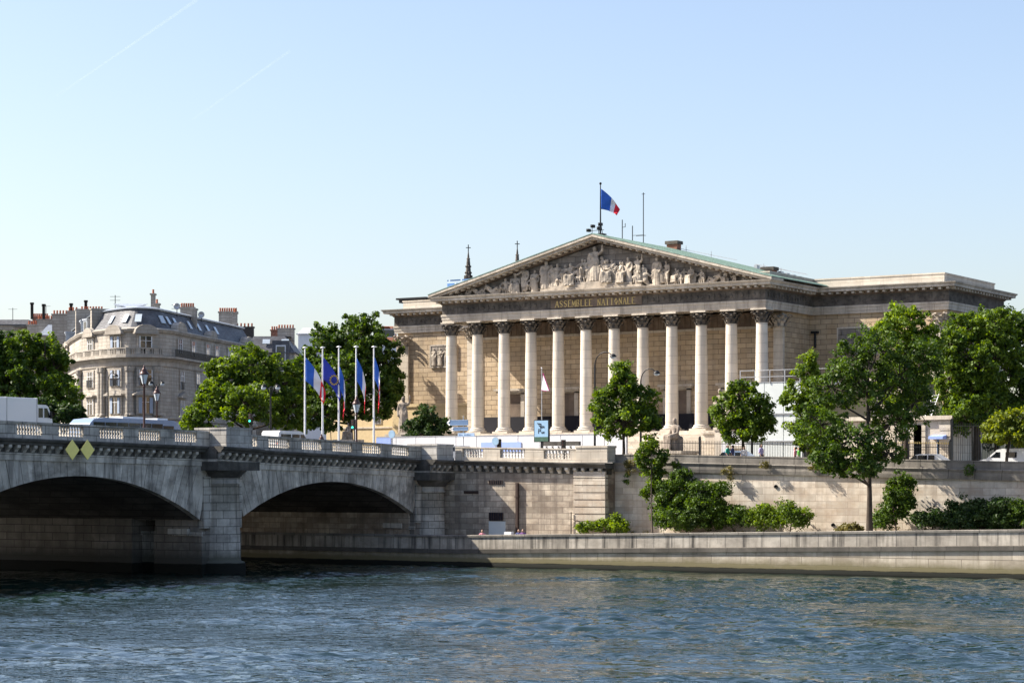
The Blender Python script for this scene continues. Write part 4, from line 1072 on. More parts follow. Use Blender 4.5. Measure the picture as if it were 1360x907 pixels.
# ---------------------------------------------------------------- lamps
def lantern(px, ytop, u=None, v=None, label='', h=None, grp='lantern posts on the bridge'):
    if u is not None: _, v, t_ = on_u(px, u)
    else: u, _, t_ = on_v(px, v)
    zt0 = zz(ytop, t_); zb = (zt(v)-1.05) if v < 166 else G(u)
    p = thing('lantern_post', label, 'street lamp', (u, v, zb), group=grp)
    s = 1.0
    b = MB(); b.lathe(u,v,[(.28,0),(.28,.15),(.2,.3),(.17,.9),(.12,1.1),(.085,1.3),(.07,zt0-zb-1.75),(.12,zt0-zb-1.7),(.1,zt0-zb-1.6),(.05,zt0-zb-1.5)],12,z0=zb); b.build('post', M['bronze'], p)
    b = MB(); zl = zt0-1.5; b.lathe(u,v,[(.14,0),(.33,.72)],8,z0=zl); g = b.build('lantern_glass', M['lampglass'], p)
    b = MB()
    b.lathe(u,v,[(.37,.72),(.39,.78),(.33,.86),(.2,1.05),(.22,1.1),(.12,1.2),(.07,1.28),(.09,1.35),(.03,1.42),(.0,1.5)],8,z0=zl)
    for i in range(4):
        a_ = i*math.pi/2+.4; b.bar((u+.15*math.cos(a_),v+.15*math.sin(a_),zl),(u+.345*math.cos(a_),v+.345*math.sin(a_),zl+.73),.035)
    b.lathe(u,v,[(.05,-.02),(.17,0),(.15,.03)],8,z0=zl); b.build('lantern_roof', M['bronze'], p)
    return p
lantern(191.5, 484, u=-113.0, label='tall brown lantern post on the bridge in front of the curved town house')
lantern(473.5, 525, u=-113.0, label='brown lantern post rising before the fourth flagpole')
lantern(208.5, 512, u=-143.5, label='dark lantern post on the far side of the bridge deck')
for (px, y, v, lab) in ((427,576.5,176,'small lantern low behind the balustrade at the foot of the second flagpole'),):
    lantern(px, y-1, v=v, label=lab, grp='low lanterns')
def crook(px, ytop, v, label, bend=1.2, ht=None):
    u, _, t_ = on_v(px, v); zb = G(u); zt0 = zz(ytop, t_)
    p = thing('crook_lamp', label, 'street lamp', (u, v, zb), group='curved arm street lamps')
    d = 1 if bend > 0 else -1; bb = abs(bend)
    pts = [(u,v,zb),(u,v,zt0-1.2)] + [(u+d*bb*(1-math.cos(k))*.55, v, zt0-1.2+1.2*math.sin(k)) for k in (.3,.7,1.1,1.5,1.9,2.3)]
    b = MB(); b.tube(pts,[.12,.08]+[.05]*6,8); b.lathe(u,v,[(.2,0),(.2,.6),(.13,.8)],10,z0=zb); b.build('post', M['iron'], p)
    e = pts[-1]; b = MB(); b.lathe(e[0]+.12*d,v,[(.0,.28),(.15,.24),(.33,.05),(.34,0),(.28,-.04)],12,z0=e[2]-.15); sh = b.build('lamp_shade', M['iron'], p)
    b = MB(); b.lathe(e[0]+.12*d,v,[(.27,-.04),(.22,-.16),(.05,-.22)],12,z0=e[2]-.15); b.build('lamp_globe', M['lampglass'], sh)
    return p
crook(790, 468, 180, 'tall curved-arm street lamp left of the round tree before the columns', 2.0)
crook(851, 490, 180, 'curved-arm street lamp rising behind the round tree before the columns', 1.7)
crook(143.5, 495, 212, 'grey curved-arm street lamp in front of the curved town house', 1.3)
crook(1190, 560, 172.5, 'curved-arm street lamp between the big riverside trees', .8)
# twin globe lamps
def twin(px, ytop, t_, label):
    u, v = on_t(px, t_); zb = G(u); z1 = zz(ytop, t_)
    p = thing('twin_lamp', label, 'street lamp', (u, v, zb)); b = MB(); b.tube([(u,v,zb),(u,v,z1-.5)],[.12,.07],8)
    r_ = Vector((CS,SN,0))
    for d in (-1,1):
        q = Vector((u,v,z1)); b.tube([tuple(q+Vector((0,0,-1.2))),tuple(q+r_*d*.4+Vector((0,0,-.3))),tuple(q+r_*d*.62+Vector((0,0,-.02))),tuple(q+r_*d*.68+Vector((0,0,-.2)))],.05,6)
    b.build('post', M['iron'], p)
    for d in (-1,1):
        c_ = Vector((u,v,z1-.42))+r_*d*.68; b = MB(); b.ball(tuple(c_),.24,10,8); g = b.build('lamp_globe', M['lampglass'], p)
        b = MB(); b.lathe(c_.x,c_.y,[(.26,.04),(.2,.2),(.05,.3)],10,z0=c_.z); b.build('cap', M['iron'], g)
twin(359.5, 509, 214, 'twin globe street lamp in front of the broad tree left of the flagpoles')
twin(208, 505, 255, 'grey twin-headed street lamp before the right wing of the curved town house')
# ---------------------------------------------------------------- traffic lights and signs
def tlight(px, ytop, u=None, v=None, label='', green=True):
    if u is not None: _, v, t_ = on_u(px, u)
    else: u, _, t_ = on_v(px, v)
    zb = (zt(v)-1.05) if v < 166 and u > UB else G(u); z1 = zz(ytop, t_)
    p = thing('traffic_light', label, 'traffic light', (u, v, zb), group='traffic lights by the bridge')
    b = MB(); b.tube([(u,v,zb),(u,v,z1)],.06,8); b.build('post', M['iron'], p)
    b = MB(); b.box(u-.16,u+.16,v-.36,v-.06,z1-.95,z1); hd = b.build('signal_head', M['iron'], p)
    for k, mt in enumerate(('lens_off','lens_off','lens_green')):
        b = MB(); b.lathe(0,0,[(.1,0),(.1,.02)],12); b.v = [(u+x, v-.36-z, z1-.16-.3*k+y) for x,y,z in b.v]; b.build('lens', M[mt if green or k < 2 else 'lens_off'], hd)
t = NT('green_signal_lens'); e = t.n('ShaderNodeEmission'); e.inputs[0].default_value = (.05,.9,.6,1); e.inputs[1].default_value = 2.0; t.l(e.outputs[0], t.out.inputs[0]); M['lens_green'] = t.m
M['lens_off'] = plain('dark_signal_lens', (.04,.02,.02), .2)
tlight(334.5, 549, v=176, label='traffic light showing green in front of the broad tree')
tlight(471, 557, v=172, label='traffic light showing green behind the brown lantern post')
tlight(664.5, 583, v=172, label='dark traffic light in front of the pale blue panel', green=False)
tlight(802-52, 584, v=174, label='dark traffic light by the short stone balustrade', green=False)
def pole_at(px, v, ytop, name, label, cat, mat='steel'):
    u, _, t_ = on_v(px, v); p = thing(name, label, cat, (u, v, G(u))); b = MB(); b.tube([(u,v,G(u)),(u,v-.001,zz(ytop,t_))],.05,8); b.build('pole', M[mat], p); return p, u, t_
# direction sign
v0 = 172; p, u, t_ = pole_at(615.5, v0, 552, 'direction_sign', 'blue direction signs with white arrowheads pointing left above a street plate', 'sign')
def X(px, v=v0): return on_v(px, v)[0]
for (a_, c_, y0, y1) in ((594,622.5,557.5,564.8),(599.5,622.5,567,572)):
    z0, z1 = zz(y1,t_), zz(y0,t_); zm = (z0+z1)/2; d_ = (z1-z0)/2
    b = MB(); b.prism([(X(a_),zm),(X(a_)+d_*1.1,z0),(X(c_),z0),(X(c_),z1),(X(a_)+d_*1.1,z1)],'v',v0-.12,v0-.07); sp = b.build('sign_panel', M['signblue'], p)
    b = MB(); e_ = X(a_)+.12
    b.bar((e_,v0-.14,zm),(e_+d_*1.0,v0-.14,z1-.02),.13,.03,up=(0,1,0)); b.bar((e_,v0-.14,zm),(e_+d_*1.0,v0-.14,z0+.02),.13,.03,up=(0,1,0)); b.build('arrowhead', M['white'], sp)
    b = MB(); b.box(X(a_)+d_*1.3,X(c_)-.04,v0-.135,v0-.121,z1-.05,z1-.02); b.box(X(a_)+d_*1.3,X(c_)-.04,v0-.135,v0-.121,z0+.02,z0+.05); b.build('border', M['signlight'], sp)
b = MB(); b.box(X(609),X(631),v0-.12,v0-.07,zz(579.5,t_),zz(575,t_)); sp = b.build('street_plate', M['signlight'], p)
b = MB()
for i in range(9):
    if i == 3: continue
    x = X(610.5)+i*.145; b.box(x,x+.10,v0-.128,v0-.121,zz(578.4,t_),zz(576.4+(i%3)*.4,t_))
b.build('lettering', M['signblue'], sp)
# round signs
for (px, py, v, lab) in ((521,576.5,171,'round blue-grey road sign behind the balustrade left of the bridge end pedestal'),(658.5,586,171.5,'round blue-grey road sign in front of the white hoarding beside a dark traffic light')):
    p, u, t_ = pole_at(px, v, py-5, 'round_sign', lab, 'sign'); zc_ = zz(py, t_)
    b = MB(); b.lathe(0,0,[(.36,0),(.36,.03)],20); b.v = [(u+x, v-.07-z, zc_+y) for x,y,z in b.v]; d_ = b.build('disc', M['signback'], p)
    b = MB(); b.lathe(0,0,[(.40,.0),(.40,.02)],20); b.v = [(u+x, v-.065-z*.5, zc_+y) for x,y,z in b.v]; b.build('rim', M['steel'], d_)
# advertising panel
v0 = 172.5; u, _, t_ = on_v(719.7, v0)
p = thing('advertising_panel', 'blue poster display with black handwritten words on a dark post', 'billboard', (u, v0, G(u)))
xa, xb, za, zb_ = X(710.5,v0), X(729,v0), zz(586,t_), zz(558.5,t_)
b = MB(); b.box(xa-.05,xb+.05,v0-.1,v0+.1,za-.06,zb_+.06); fr = b.build('frame', M['iron'], p)
b = MB(); b.box(xa+.02,xb-.02,v0-.125,v0-.101,za+.4,zb_); po = b.build('poster', M['adface'], fr)
b = MB(); b.box(xa+.02,xb-.02,v0-.125,v0-.101,za,za+.399); b.build('poster_base', M['adgreen'], fr)
b = MB(); b.box(u-.12,u+.12,v0-.06,v0+.06,G(u),za-.06); b.box(u-.3,u+.3,v0-.2,v0+.2,G(u),G(u)+.3); b.build('post', M['iron'], p)
W_ = xb-xa; H_ = zb_-za
def ink(segs, th=.055):
    b = MB()
    for (x0,y0,x1,y1) in segs: b.bar((xa+W_*x0,v0-.135,za+H_*y0),(xa+W_*x1,v0-.135,za+H_*y1),th,.02,up=(0,1,0))
    return b
ink([(.2,.87,.5,.84),(.3,.84,.38,.72),(.38,.82,.5,.8),(.5,.8,.46,.72),(.46,.72,.38,.74),(.42,.72,.47,.6),(.52,.74,.5,.65),(.5,.65,.58,.66),(.62,.76,.60,.66),(.60,.66,.70,.68),(.70,.73,.71,.64),
     (.32,.6,.3,.38),(.3,.6,.46,.56),(.46,.56,.44,.48),(.44,.48,.32,.5),(.54,.46,.54,.38),(.54,.38,.62,.39),(.62,.47,.63,.38),(.70,.47,.70,.38)]).build('lettering', M['iron'], po)
# ---------------------------------------------------------------- yellow low building and shrub left of the palace
u0, _, t0 = on_v(488, 212); u1 = on_v(534, 212)[0]
yb = thing('gatehouse', 'low cream rendered building behind the flagpoles', 'building', (u0, 212, 9))
b = MB(); b.box(u0-6,u1,212,222,8.5,zz(545,t0)); b.build('wall', M['render'], yb); b = MB(); b.box(u0-6.3,u1+.2,211.7,222.3,zz(545,t0),zz(542,t0)); b.box(u0-6,u1,211.9,212,zz(569,t0),zz(567,t0)); b.build('cornice', M['pale'], yb)
b = MB(); b.box(X(497,211.9),X(506,211.9),211.9,212,zz(563,t0),zz(550,t0)); wn = b.build('window', M['white'], yb); b = MB(); b.box(X(498,211.9),X(501,211.9),211.86,211.9,zz(562,t0),zz(551,t0)); b.box(X(502,211.9),X(505,211.9),211.86,211.9,zz(562,t0),zz(551,t0)); b.build('pane', M['glass'], wn)
# ---------------------------------------------------------------- lodge right of the palace
vL = 186; u0, _, t0 = on_v(1120, vL); u1, _, t1 = on_v(1262, vL); tm = (t0+t1)/2
lg = thing('lodge', 'pale stone guard lodge with blue awning door behind the riverside trees', 'building', ((u0+u1)/2, vL, 7.9))
zc1 = zz(557, t1)
b = MB(); b.box(u0,u1,vL,vL+8,7,zc1); b.box(u0+2,u1-4.5,vL+2,vL+8,zc1,zz(500,t1)); b.build('wall', M['pale'], lg)
b = MB(); b.box(u0-.2,u1+.3,vL-.35,vL+8,zc1,zc1+.35); b.box(u0+1.8,u1-4.2,vL+1.7,vL+8,zz(522,t1),zz(518,t1)); b.box(u0+1.8,u1-4.2,vL+1.7,vL+8,zz(502,t1),zz(498,t1)); b.build('cornice', M['attic'], lg)
b = MB()
for px in (1222,1217,1256,1190):
    x = X(px,vL)
    b.box(x-.5,x+.5,vL-.1,vL-.001,7.9,12.25)
    for k in range(8): b.box(x-.55,x+.55,vL-.16,vL-.101,7.9+k*.55,7.9+k*.55+.47)
b.build('rusticated_pilaster', M['pale'], lg)
for px0, px1 in ((1204,1211),(1165,1172)):
    b = MB(); b.box(X(px0,vL),X(px1,vL),vL-.05,vL,9.3,11.8); wn = b.build('window', M['white'], lg); b = MB(); b.box(X(px0,vL)+.08,X(px1,vL)-.08,vL-.08,vL-.05,9.4,11.7); b.build('pane', M['glass'], wn)
b = MB(); b.box(X(1244.5,vL),X(1257,vL),vL-.06,vL,7.8,zz(583,t1)); dr = b.build('door', M['signblue'], lg)
b = MB(); b.box(X(1246,vL),X(1250.5,vL),vL-.09,vL-.06,8.6,zz(586,t1)); b.box(X(1251.5,vL),X(1256,vL),vL-.09,vL-.06,8.6,zz(586,t1)); b.build('door_glass', M['glass'], dr)
b = MB(); x0, x1 = X(1239,vL), X(1258,vL); b.prism([(vL-1.1,zz(583,t1)),(vL-.0,zz(583,t1)),(vL-.0,zz(577,t1)),(vL-1.1,zz(579.5,t1))],'u',x0,x1); b.build('awning', M['blue_panel'], lg)
# ladder
u, _, t_ = on_v(1235, vL+.6)
ld_ = thing('ladder', 'white ladder standing on the lodge roof ledge', 'ladder', (u, vL+.6, zc1+.35)); b = MB()
z0 = zc1+.35
for d in (-.28,.28): b.bar((u+d-.15,vL+.6,z0),(u+d+.2,vL+1.6,z0+2.0),.05)
b.build('rail', M['white'], ld_); b = MB()
for i in range(7): k = (i+.5)/7; b.bar((u-.28-.15+.35*k,vL+.6+1.0*k,z0+2.0*k),(u+.28-.15+.35*k,vL+.6+1.0*k,z0+2.0*k),.04)
b.build('rung', M['white'], ld_)
# ---------------------------------------------------------------- iron railings
def fence(px0, px1, v, label, h=2.1, mat='iron', tips=False, step=.16):
    u0 = X(px0,v); u1 = X(px1,v); um = (u0+u1)/2
    f = thing('iron_railing', label, 'fence', (um, v, G(um))); b = MB(); u = u0; i = 0
    while u < u1: b.bar((u,v,G(u)+.1),(u,v,G(u)+h),.028); u += step
    b.build('railing_bars', M[mat], f); b = MB()
    for z in (.35, h-.25): b.bar((u0,v,G(u0)+z),(u1,v,G(u1)+z),.06)
    b.build('cross_rail', M[mat], f)
    u = u0
    while u <= u1+.01: b = MB(); b.box(u-.09,u+.09,v-.09,v+.09,G(u),G(u)+h+.25); b.ball((u,v,G(u)+h+.3),.11,8,6); b.build('fence_post', M[mat], f); u += (u1-u0)/max(1,round((u1-u0)/4.5))
    if tips:
        b = MB(); u = u0
        while u < u1: b.lathe(u,v,[(.0,-.0),(.045,.06),(.0,.22)],5,z0=G(u)+h); u += step
        b.build('gilded_tips', M['gold'], f)
fence(862, 1070, 180, 'black iron railing with open bars behind the right parapet', 2.3)
fence(1140, 1262, 178.5, 'black iron railing with gilded tips in front of the lodge', 2.3, tips=True)
fence(1264, 1420, 183, 'tall dark iron railing behind the white van', 4.2, step=.2)
# ---------------------------------------------------------------- town houses
def on_path(path, px):
    a_ = (px-680)/FPX; d = Vector((-SN+CS*a_, CS+SN*a_))
    best = None
    for p, q_ in zip(path, path[1:]):
        p = Vector(p); q_ = Vector(q_); e = q_-p
        den = d.x*e.y-d.y*e.x
        if abs(den) < 1e-9: continue
        s = (p.x*e.y-p.y*e.x)/den; k = (d.y*p.x-d.x*p.y)/den
        if -1e-6 <= k <= 1+1e-6 and s > 0 and (best is None or s < best[0]):
            n = Vector((e.y,-e.x)).normalized()
            if n.dot(p) > 0: n = -n
            best = (s, p+e*k, e.normalized(), n)
    return best
def obox(b, c, e, n, hw, d0, d1, z0, z1, m=0, a=.5):
    # box on a facade: centre c, along e, outward n
    P = [c+e*(-hw)+n*d0, c+e*hw+n*d0, c+e*hw+n*d1, c+e*(-hw)+n*d1]
    b.add([(p.x,p.y,z0) for p in P]+[(p.x,p.y,z1) for p in P], [(0,3,2,1),(4,5,6,7),(0,1,5,4),(1,2,6,5),(2,3,7,6),(3,0,4,7)], m, a)
def Zf(py, t): return zz(py, t)
fp = [on_t(66,345), on_t(84,318), on_t(98,300)]
# rounded corner
for k in range(11):
    a_ = k/10; px = lerp(108,213,a_); fp.append(on_t(px, lerp(291,283,a_) - 5.0*math.sin(math.pi*a_)))
fp += [on_t(228,285), on_t(340,320)]
back = [on_t(330,338), on_t(215,312), on_t(120,335), on_t(90,352)]
poly = fp+back
th_ = thing('corner_house', 'ornate pale stone town house with rounded corner and slate mansard roof', 'building', (*on_t(160,295), 9))
t0 = 285
ZL = dict(att=26.35, bal=Zf(477,280), ent0=Zf(490,280), g=Zf(560,280))
b = MB(); b.prism(poly, 'z', 8.5, 26.3); b.build('wall', M['far_lime'], th_)
A_ = sum(poly[i][0]*poly[(i+1)%len(poly)][1]-poly[(i+1)%len(poly)][0]*poly[i][1] for i in range(len(poly))); og = 1 if A_ > 0 else -1
b = MB(); b.sweep(poly,[(0,26.2),(.3,26.35),(.45,26.6),(.45,26.7),(0,26.9)],True); b.sweep(poly,[(0,21.9),(.15,22),(.15,22.6),(.5,22.9),(.9,23.05),(.9,23.3),(0,23.35)],True); b.sweep(poly,[(0,15.2),(.2,15.3),(.25,15.6),(0,15.7)],True); b.build('cornice', M['far_lime'], th_)
rf_ = MB(); rf_.sweep(poly,[(.1,26.72),(-.5,26.9),(-1.9,29.3),(-2.4,29.5)],True,cap=True)
roof = rf_.build('mansard_roof', M['slate'], th_)
b = MB(); b.sweep(fp,[(-1.7,29.35),(-1.6,29.5),(-2.3,29.75),(-2.5,29.6)],False,out=og); b.build('roof_edge', M['zinc'], roof)
def house_window(px, z0, z1, hw, parent=th_, path=fp, hood=None, rail=False, frame='far_lime', shutter=None):
    r_ = on_path(path, px)
    if not r_: return
    s, c, e, n = r_
    b = MB(); obox(b,c,e,n,hw+.28,.0,.12,z0-.1,z1+.25); w_ = b.build('window', M[frame], parent)
    b = MB(); obox(b,c,e,n,hw,.12,.15,z0,z1); b.build('pane', M['glass'], w_)
    b = MB(); obox(b,c,e,n,.035,.15,.19,z0,z1); obox(b,c,e,n,hw,.15,.19,z1-.6,z1-.55); obox(b,c-e*(hw-.05),e,n,.06,.15,.19,z0,z1); obox(b,c+e*(hw-.05),e,n,.06,.15,.19,z0,z1); b.build('window_bars', M['white'], w_)
    if shutter:
        b = MB(); obox(b,c-e*(hw-.22),e,n,.22,.19,.23,z0,z1); obox(b,c+e*(hw-.22),e,n,.22,.19,.23,z0,z1); b.build('curtain', M['zincblue'], w_)
    if hood == 'seg' or hood == 'tri':
        b = MB(); zb = z1+.35; W2 = hw+.75; pts = [(-W2,zb),(W2,zb)]
        if hood == 'seg': pts += [(W2*math.cos(k*math.pi/10), zb+.15+W2*.62*math.sin(k*math.pi/10)) for k in range(0,11)]
        else: pts += [(W2,zb+.12),(0,zb+.75),(-W2,zb+.12)]
        vs = []
        for d_ in (.02,.55):
            for x,z in pts: q_ = c+e*x+n*d_; vs.append((q_.x,q_.y,z))
        m_ = len(pts); b.add(vs,[tuple(range(m_)),tuple(range(2*m_-1,m_-1,-1))]+[(i,(i+1)%m_,m_+(i+1)%m_,m_+i) for i in range(m_)]); obox(b,c,e,n,W2+.1,.0,.62,zb-.08,zb+.08)
        b.build('hood', M['far_lime'], w_)
    if rail:
        b = MB(); obox(b,c,e,n,hw+.15,.25,.3,z0+.9,z0+.97)
        k = -hw
        while k <= hw: obox(b,c+e*k,e,n,.03,.26,.29,z0,z0+.9); k += .2
        b.build('window_rail', M['iron'], w_)
    return w_
M['zincblue'] = plain('blue_grey_curtain', (.30,.36,.46), .8, 0, .1)
for px in (121,154,193): house_window(px,23.9,25.75,.85,hood='seg',shutter=(px==154))
for px in (121,154,193): house_window(px,19.5,21.5,.9,rail=True,shutter=(px==154)); house_window(px,16.0,18.0,.95,hood='tri',shutter=(px!=121))
for px in (91,): house_window(px,23.9,25.7,.7,hood='tri'); house_window(px,19.5,21.5,.8)
for px in (238,275,287,304): house_window(px,23.9,25.75,.7)
for px in (256,): house_window(px,23.9,25.75,.7)
for px in (239,281,329): 
    r_ = on_path(fp,px); s,c,e,n = r_; W2 = 1.9 if px != 281 else 1.5; b = MB(); vs = []; zb = 26.75
    pts = [(-W2,zb),(W2,zb)]+[(W2*math.cos(k*math.pi/10), zb+.1+W2*.6*math.sin(k*math.pi/10)) for k in range(0,11)]
    for d_ in (-.6,.35):
        for x,z in pts: q_ = c+e*x+n*d_; vs.append((q_.x,q_.y,z))
    m_ = len(pts); b.add(vs,[tuple(range(m_)),tuple(range(2*m_-1,m_-1,-1))]+[(i,(i+1)%m_,m_+(i+1)%m_,m_+i) for i in range(m_)]); b.build('dormer_pediment', M['far_lime'], th_)
for px in (241,262,282,303): house_window(px,19.3,21.6,.7,rail=True); house_window(px,15.6,17.9,.75,hood='tri')
b = MB()
for px in (108,135,139,171,175,206,211):
    s,c,e,n = on_path(fp,px); q_ = c+n*.28; b.lathe(q_.x,q_.y,[(.42,15.7),(.42,15.9),(.34,16),(.30,21.2),(.42,21.4),(.46,21.9)],10)
each(b, 'engaged_column', M['far_lime'], th_)
# balcony balustrade
b = MB(); b.sweep(fp[1:14],[(.55,23.3),(.8,23.3),(.8,23.5),(.55,23.5)],False,out=og); b.sweep(fp[1:14],[(.52,24.15),(.83,24.15),(.83,24.3),(.52,24.3),(.52,24.15)],False,out=og)
for i in range(1,13):
    p, q_ = Vector(fp[i]), Vector(fp[i+1]); e = (q_-p); L = e.length; e.normalize(); n = Vector((e.y,-e.x)); n = -n if n.dot(p) > 0 else n
    k = .1
    while k < L: c = p+e*k; obox(b,c,e,n,.07 if (int(k*3)%9) else .3,.6,.76,23.5,24.15); k += .3
b.build('balcony_balustrade', M['far_lime'], th_)
b = MB(); b.sweep(fp[14:],[(.5,24.3),(.55,24.3),(.55,24.36),(.5,24.36)],False,out=og)
p, q_ = Vector(fp[14]), Vector(fp[15]); e = q_-p; L = e.length; e.normalize(); n = Vector((e.y,-e.x)); n = -n if n.dot(p) > 0 else n; k = 0
while k < L: obox(b,p+e*k,e,n,.035,.5,.54,23.35,24.3); k += .22
b.build('balcony_railing', M['iron'], th_)
# skylights on the mansard
for px in (138,158,181,224,234,243,262,274,286,297):
    r_ = on_path(fp,px); s,c,e,n = r_
    b = MB(); c2 = c+n*-1.05
    vs = []
    for (x,z) in ((-.42,27.6),(.42,27.6),(.42,28.6),(-.42,28.6)):
        off = -.5-(z-26.9)*(1.4/2.4)+.1; q_ = c+e*x+n*off; vs.append((q_.x,q_.y,z)); 
    vs2 = [(x+n.x*.08,y+n.y*.08,z+.05) for x,y,z in vs]
    b.add(vs+vs2,[(4,5,6,7),(0,1,5,4),(1,2,6,5),(2,3,7,6),(3,0,4,7)]); b.build('skylight', M['lampglass'], roof)
def chimney(px, t_, ytop, ybot, wpx, pots, parent, mat='far_lime', name='chimney', dep=.9):
    u, v = on_t(px, t_); z1, z0 = zz(ytop,t_), zz(ybot,t_); w_ = wpx*t_/FPX/2; r_ = Vector((CS,SN)); f_ = Vector((-SN,CS)); c = Vector((u,v))
    b = MB(); obox(b,c,r_,f_,w_,-dep/2,dep/2,z0-2,z1-.2); obox(b,c,r_,f_,w_+.12,-dep/2-.12,dep/2+.12,z1-.2,z1); ch = b.build(name, M[mat], parent)
    for i in range(pots):
        q_ = c+r_*(-w_+ (i+.5)*2*w_/pots); b = MB(); b.lathe(q_.x,q_.y,[(.14,0),(.12,.45),(.15,.5),(.13,.55)],8,z0=z1-.01); b.build('chimney_pot', M['pot'], ch)
    return ch
chimney(203.5,290,390,412,5,1,th_); chimney(208.5,287,403,432,6.5,1,th_)
chimney(249,302,408,416,18,6,th_,dep=1.0); chimney(258,298,410,426,7,0,th_); chimney(303,322,414,424,24,8,th_); chimney(312,318,415,430,6,1,th_)
chimney(97,326,413,428,14,3,th_); chimney(122,326,412,422,30,8,th_); 
for (px_, t_, y0_, y1_, w_) in ((97.5,303,414,448,1.0),(118,296,417,446,.5)):
    u_, v_ = on_t(px_, t_); r_ = on_path(fp, px_); s,c,e,n = r_; b = MB(); obox(b, c-n*3.2, e, n, w_*.5, -3.4, 2.9, zz(y1_,t_)-1, zz(y0_,t_)); obox(b, c-n*3.2, e, n, w_*.5+.08, -3.5, 3.0, zz(y0_,t_), zz(y0_,t_)+.18); b.build('party_wall', M['far_lime'], th_)
for px_ in (86,106,112):
    s,c,e,n = on_path(fp, px_); b = MB(); obox(b, c, e, n, .7, -1.6, -.1, 26.8, 28.4); obox(b, c, e, n, .85, -1.7, 0.0, 28.4, 28.6); dm_ = b.build('dormer', M['zinc'], th_); b = MB(); obox(b, c, e, n, .45, -.1, -.06, 26.95, 28.2); b.build('pane', M['glass'], dm_)
# dormered roofs left of the corner
cp_ = [on_t(118,300),on_t(138,290),on_t(160,286.5),on_t(184,286.5),on_t(206,291),on_t(214,304),on_t(128,325)]
b = MB(); b.sweep(cp_,[(0,29.45),(-5.5,30.7)],True,cap=True) if True else b.add([(*on_t(149,300),zz(408,300)),(*on_t(120,305),zz(418,305)),(*on_t(153,298),zz(417,298)),(*on_t(200,296),zz(419,296)),(*on_t(153,330),zz(405,330))],[(0,1,2),(0,2,3),(0,3,4),(0,4,1)]); b.build('roof_cap', M['zinc'], th_)
def aerial(px, t_, y0, y1, label, arms=1):
    u, v = on_t(px,t_); z0, z1 = zz(y1,t_), zz(y0,t_); a_ = thing('roof_aerial', label, 'antenna', (u,v,z0), group='aerials on the town roofs'); b = MB(); b.bar((u,v,z0-.5),(u,v,z1),.07)
    for i in range(arms): b.bar((u-.7*CS,v-.7*SN,z1-.2-.5*i),(u+.7*CS,v+.7*SN,z1-.2-.5*i),.045)
    b.build('mast', M['iron'], a_)
aerial(153,300,392,408,'thin aerial on the peak of the rounded corner roof',2)
aerial(17,350,409,421,'thin aerial on the leftmost dark roof',1)
aerial(235,292,403,416,'small branching aerial above the right wing chimneys',2)
aerial(61,340,405,423,'bent aerial between the red chimney pots on the left',1)
def dish(px,t_,py,label):
    u,v = on_t(px,t_); z=zz(py,t_); d=thing('satellite_dish',label,'satellite dish',(u,v,z-.9)); b=MB(); b.bar((u,v,z-.9),(u,v,z),.07); b.build('stand',M['iron'],d)
    b=MB(); b.lathe(0,0,[(.0,0),(.2,.02),(.38,.09),(.44,.14),(.40,.16),(.2,.06),(.0,.04)],16); b.v=[(u+x*CS+z_*SN, v+x*SN-z_*CS, z+y) for x,y,z_ in b.v]; b.build('dish',M['steel'],d)
dish(235,291,407,'small grey dish beside the chimney on the right wing'); dish(267.5,298,418,'small grey dish between two chimneys of the right wing')
# row of houses behind, left
def house(px0, px1, t_, yw, yr, label, mat_r='slate', depth=14, mat_w='far_lime', ridge=.5, wins=(), name='town_house', skew=0):
    A = Vector(on_t(px0,t_)); B = Vector(on_t(px1,t_+skew)); f_ = Vector((-SN,CS)); C_ = B+f_*depth; D_ = A+f_*depth
    zw, zr = zz(yw,t_), zz(yr,t_); h = thing(name, label, 'building', (*((A+B)/2),9))
    P = [tuple(A),tuple(B),tuple(C_),tuple(D_)]; b = MB(); b.prism(P,'z',8.5,zw); b.build('wall', M[mat_w], h)
    b = MB(); b.sweep(P,[(.3,zw),(.3,zw+.15),(0,zw+.2),(-(zr-zw)*.55,zr-.3),(-depth*.42,zr)],True,cap=True); r_ = b.build('roof', M[mat_r], h)
    e = (B-A).normalized(); n = -f_
    for (px,y0,y1,hw) in wins:
        rr_ = on_path([tuple(A),tuple(B)],px)
        if rr_: s,c,e_,n_ = rr_; bb = MB(); obox(bb,c,e_,n_,hw,.0,.1,zz(y1,t_),zz(y0,t_)); w_ = bb.build('window', M['white'], h); bb = MB(); obox(bb,c,e_,n_,hw-.12,.1,.12,zz(y1,t_)+.1,zz(y0,t_)-.1); bb.build('pane', M['glass'], w_)
    return h, r_, (A,B,zw,zr)
ha, ra, _ = house(-40, 42, 352, 432, 421.5, 'long dark slate roofed house at the left edge behind the trees', 'slate')
hb, rb, _ = house(38, 56, 346, 440, 431, 'narrow house with a wall of red chimney pots behind the left trees')
chimney(36+12,346,431,452,22,7,hb,dep=1); chimney(54,352,421,440,20,8,hb,'brickred',dep=1.2)
hc, rc_, _ = house(52, 92, 336, 446, 428, 'pale grey roofed house between the left trees and the rounded corner', 'zinc')
chimney(60,338,424,452,20,6,hc,dep=1); chimney(84,334,417,450,28,7,hc,dep=1); 
for px,y0 in ((42.5,405),(58,407),(94.5,406),(114,402)):
    t_ = 330; u,v = on_t(px,t_); b = MB(); b.lathe(u,v,[(.22,0),(.22,zz(y0,t_)-zz(424,t_)),(.3,zz(y0,t_)-zz(424,t_)+.1),(.3,zz(y0,t_)-zz(424,t_)+.35)],8,z0=zz(424,t_)); b.build('flue_pipe', M['iron'], hc)
hd, rd, (A,B,zw,zr) = house(321, 391, 335, 469, 443, 'grey mansard roofed house with skylights right of the corner house', 'slate', 16, wins=((372,471,493,1.0),(350,473,493,.9)))
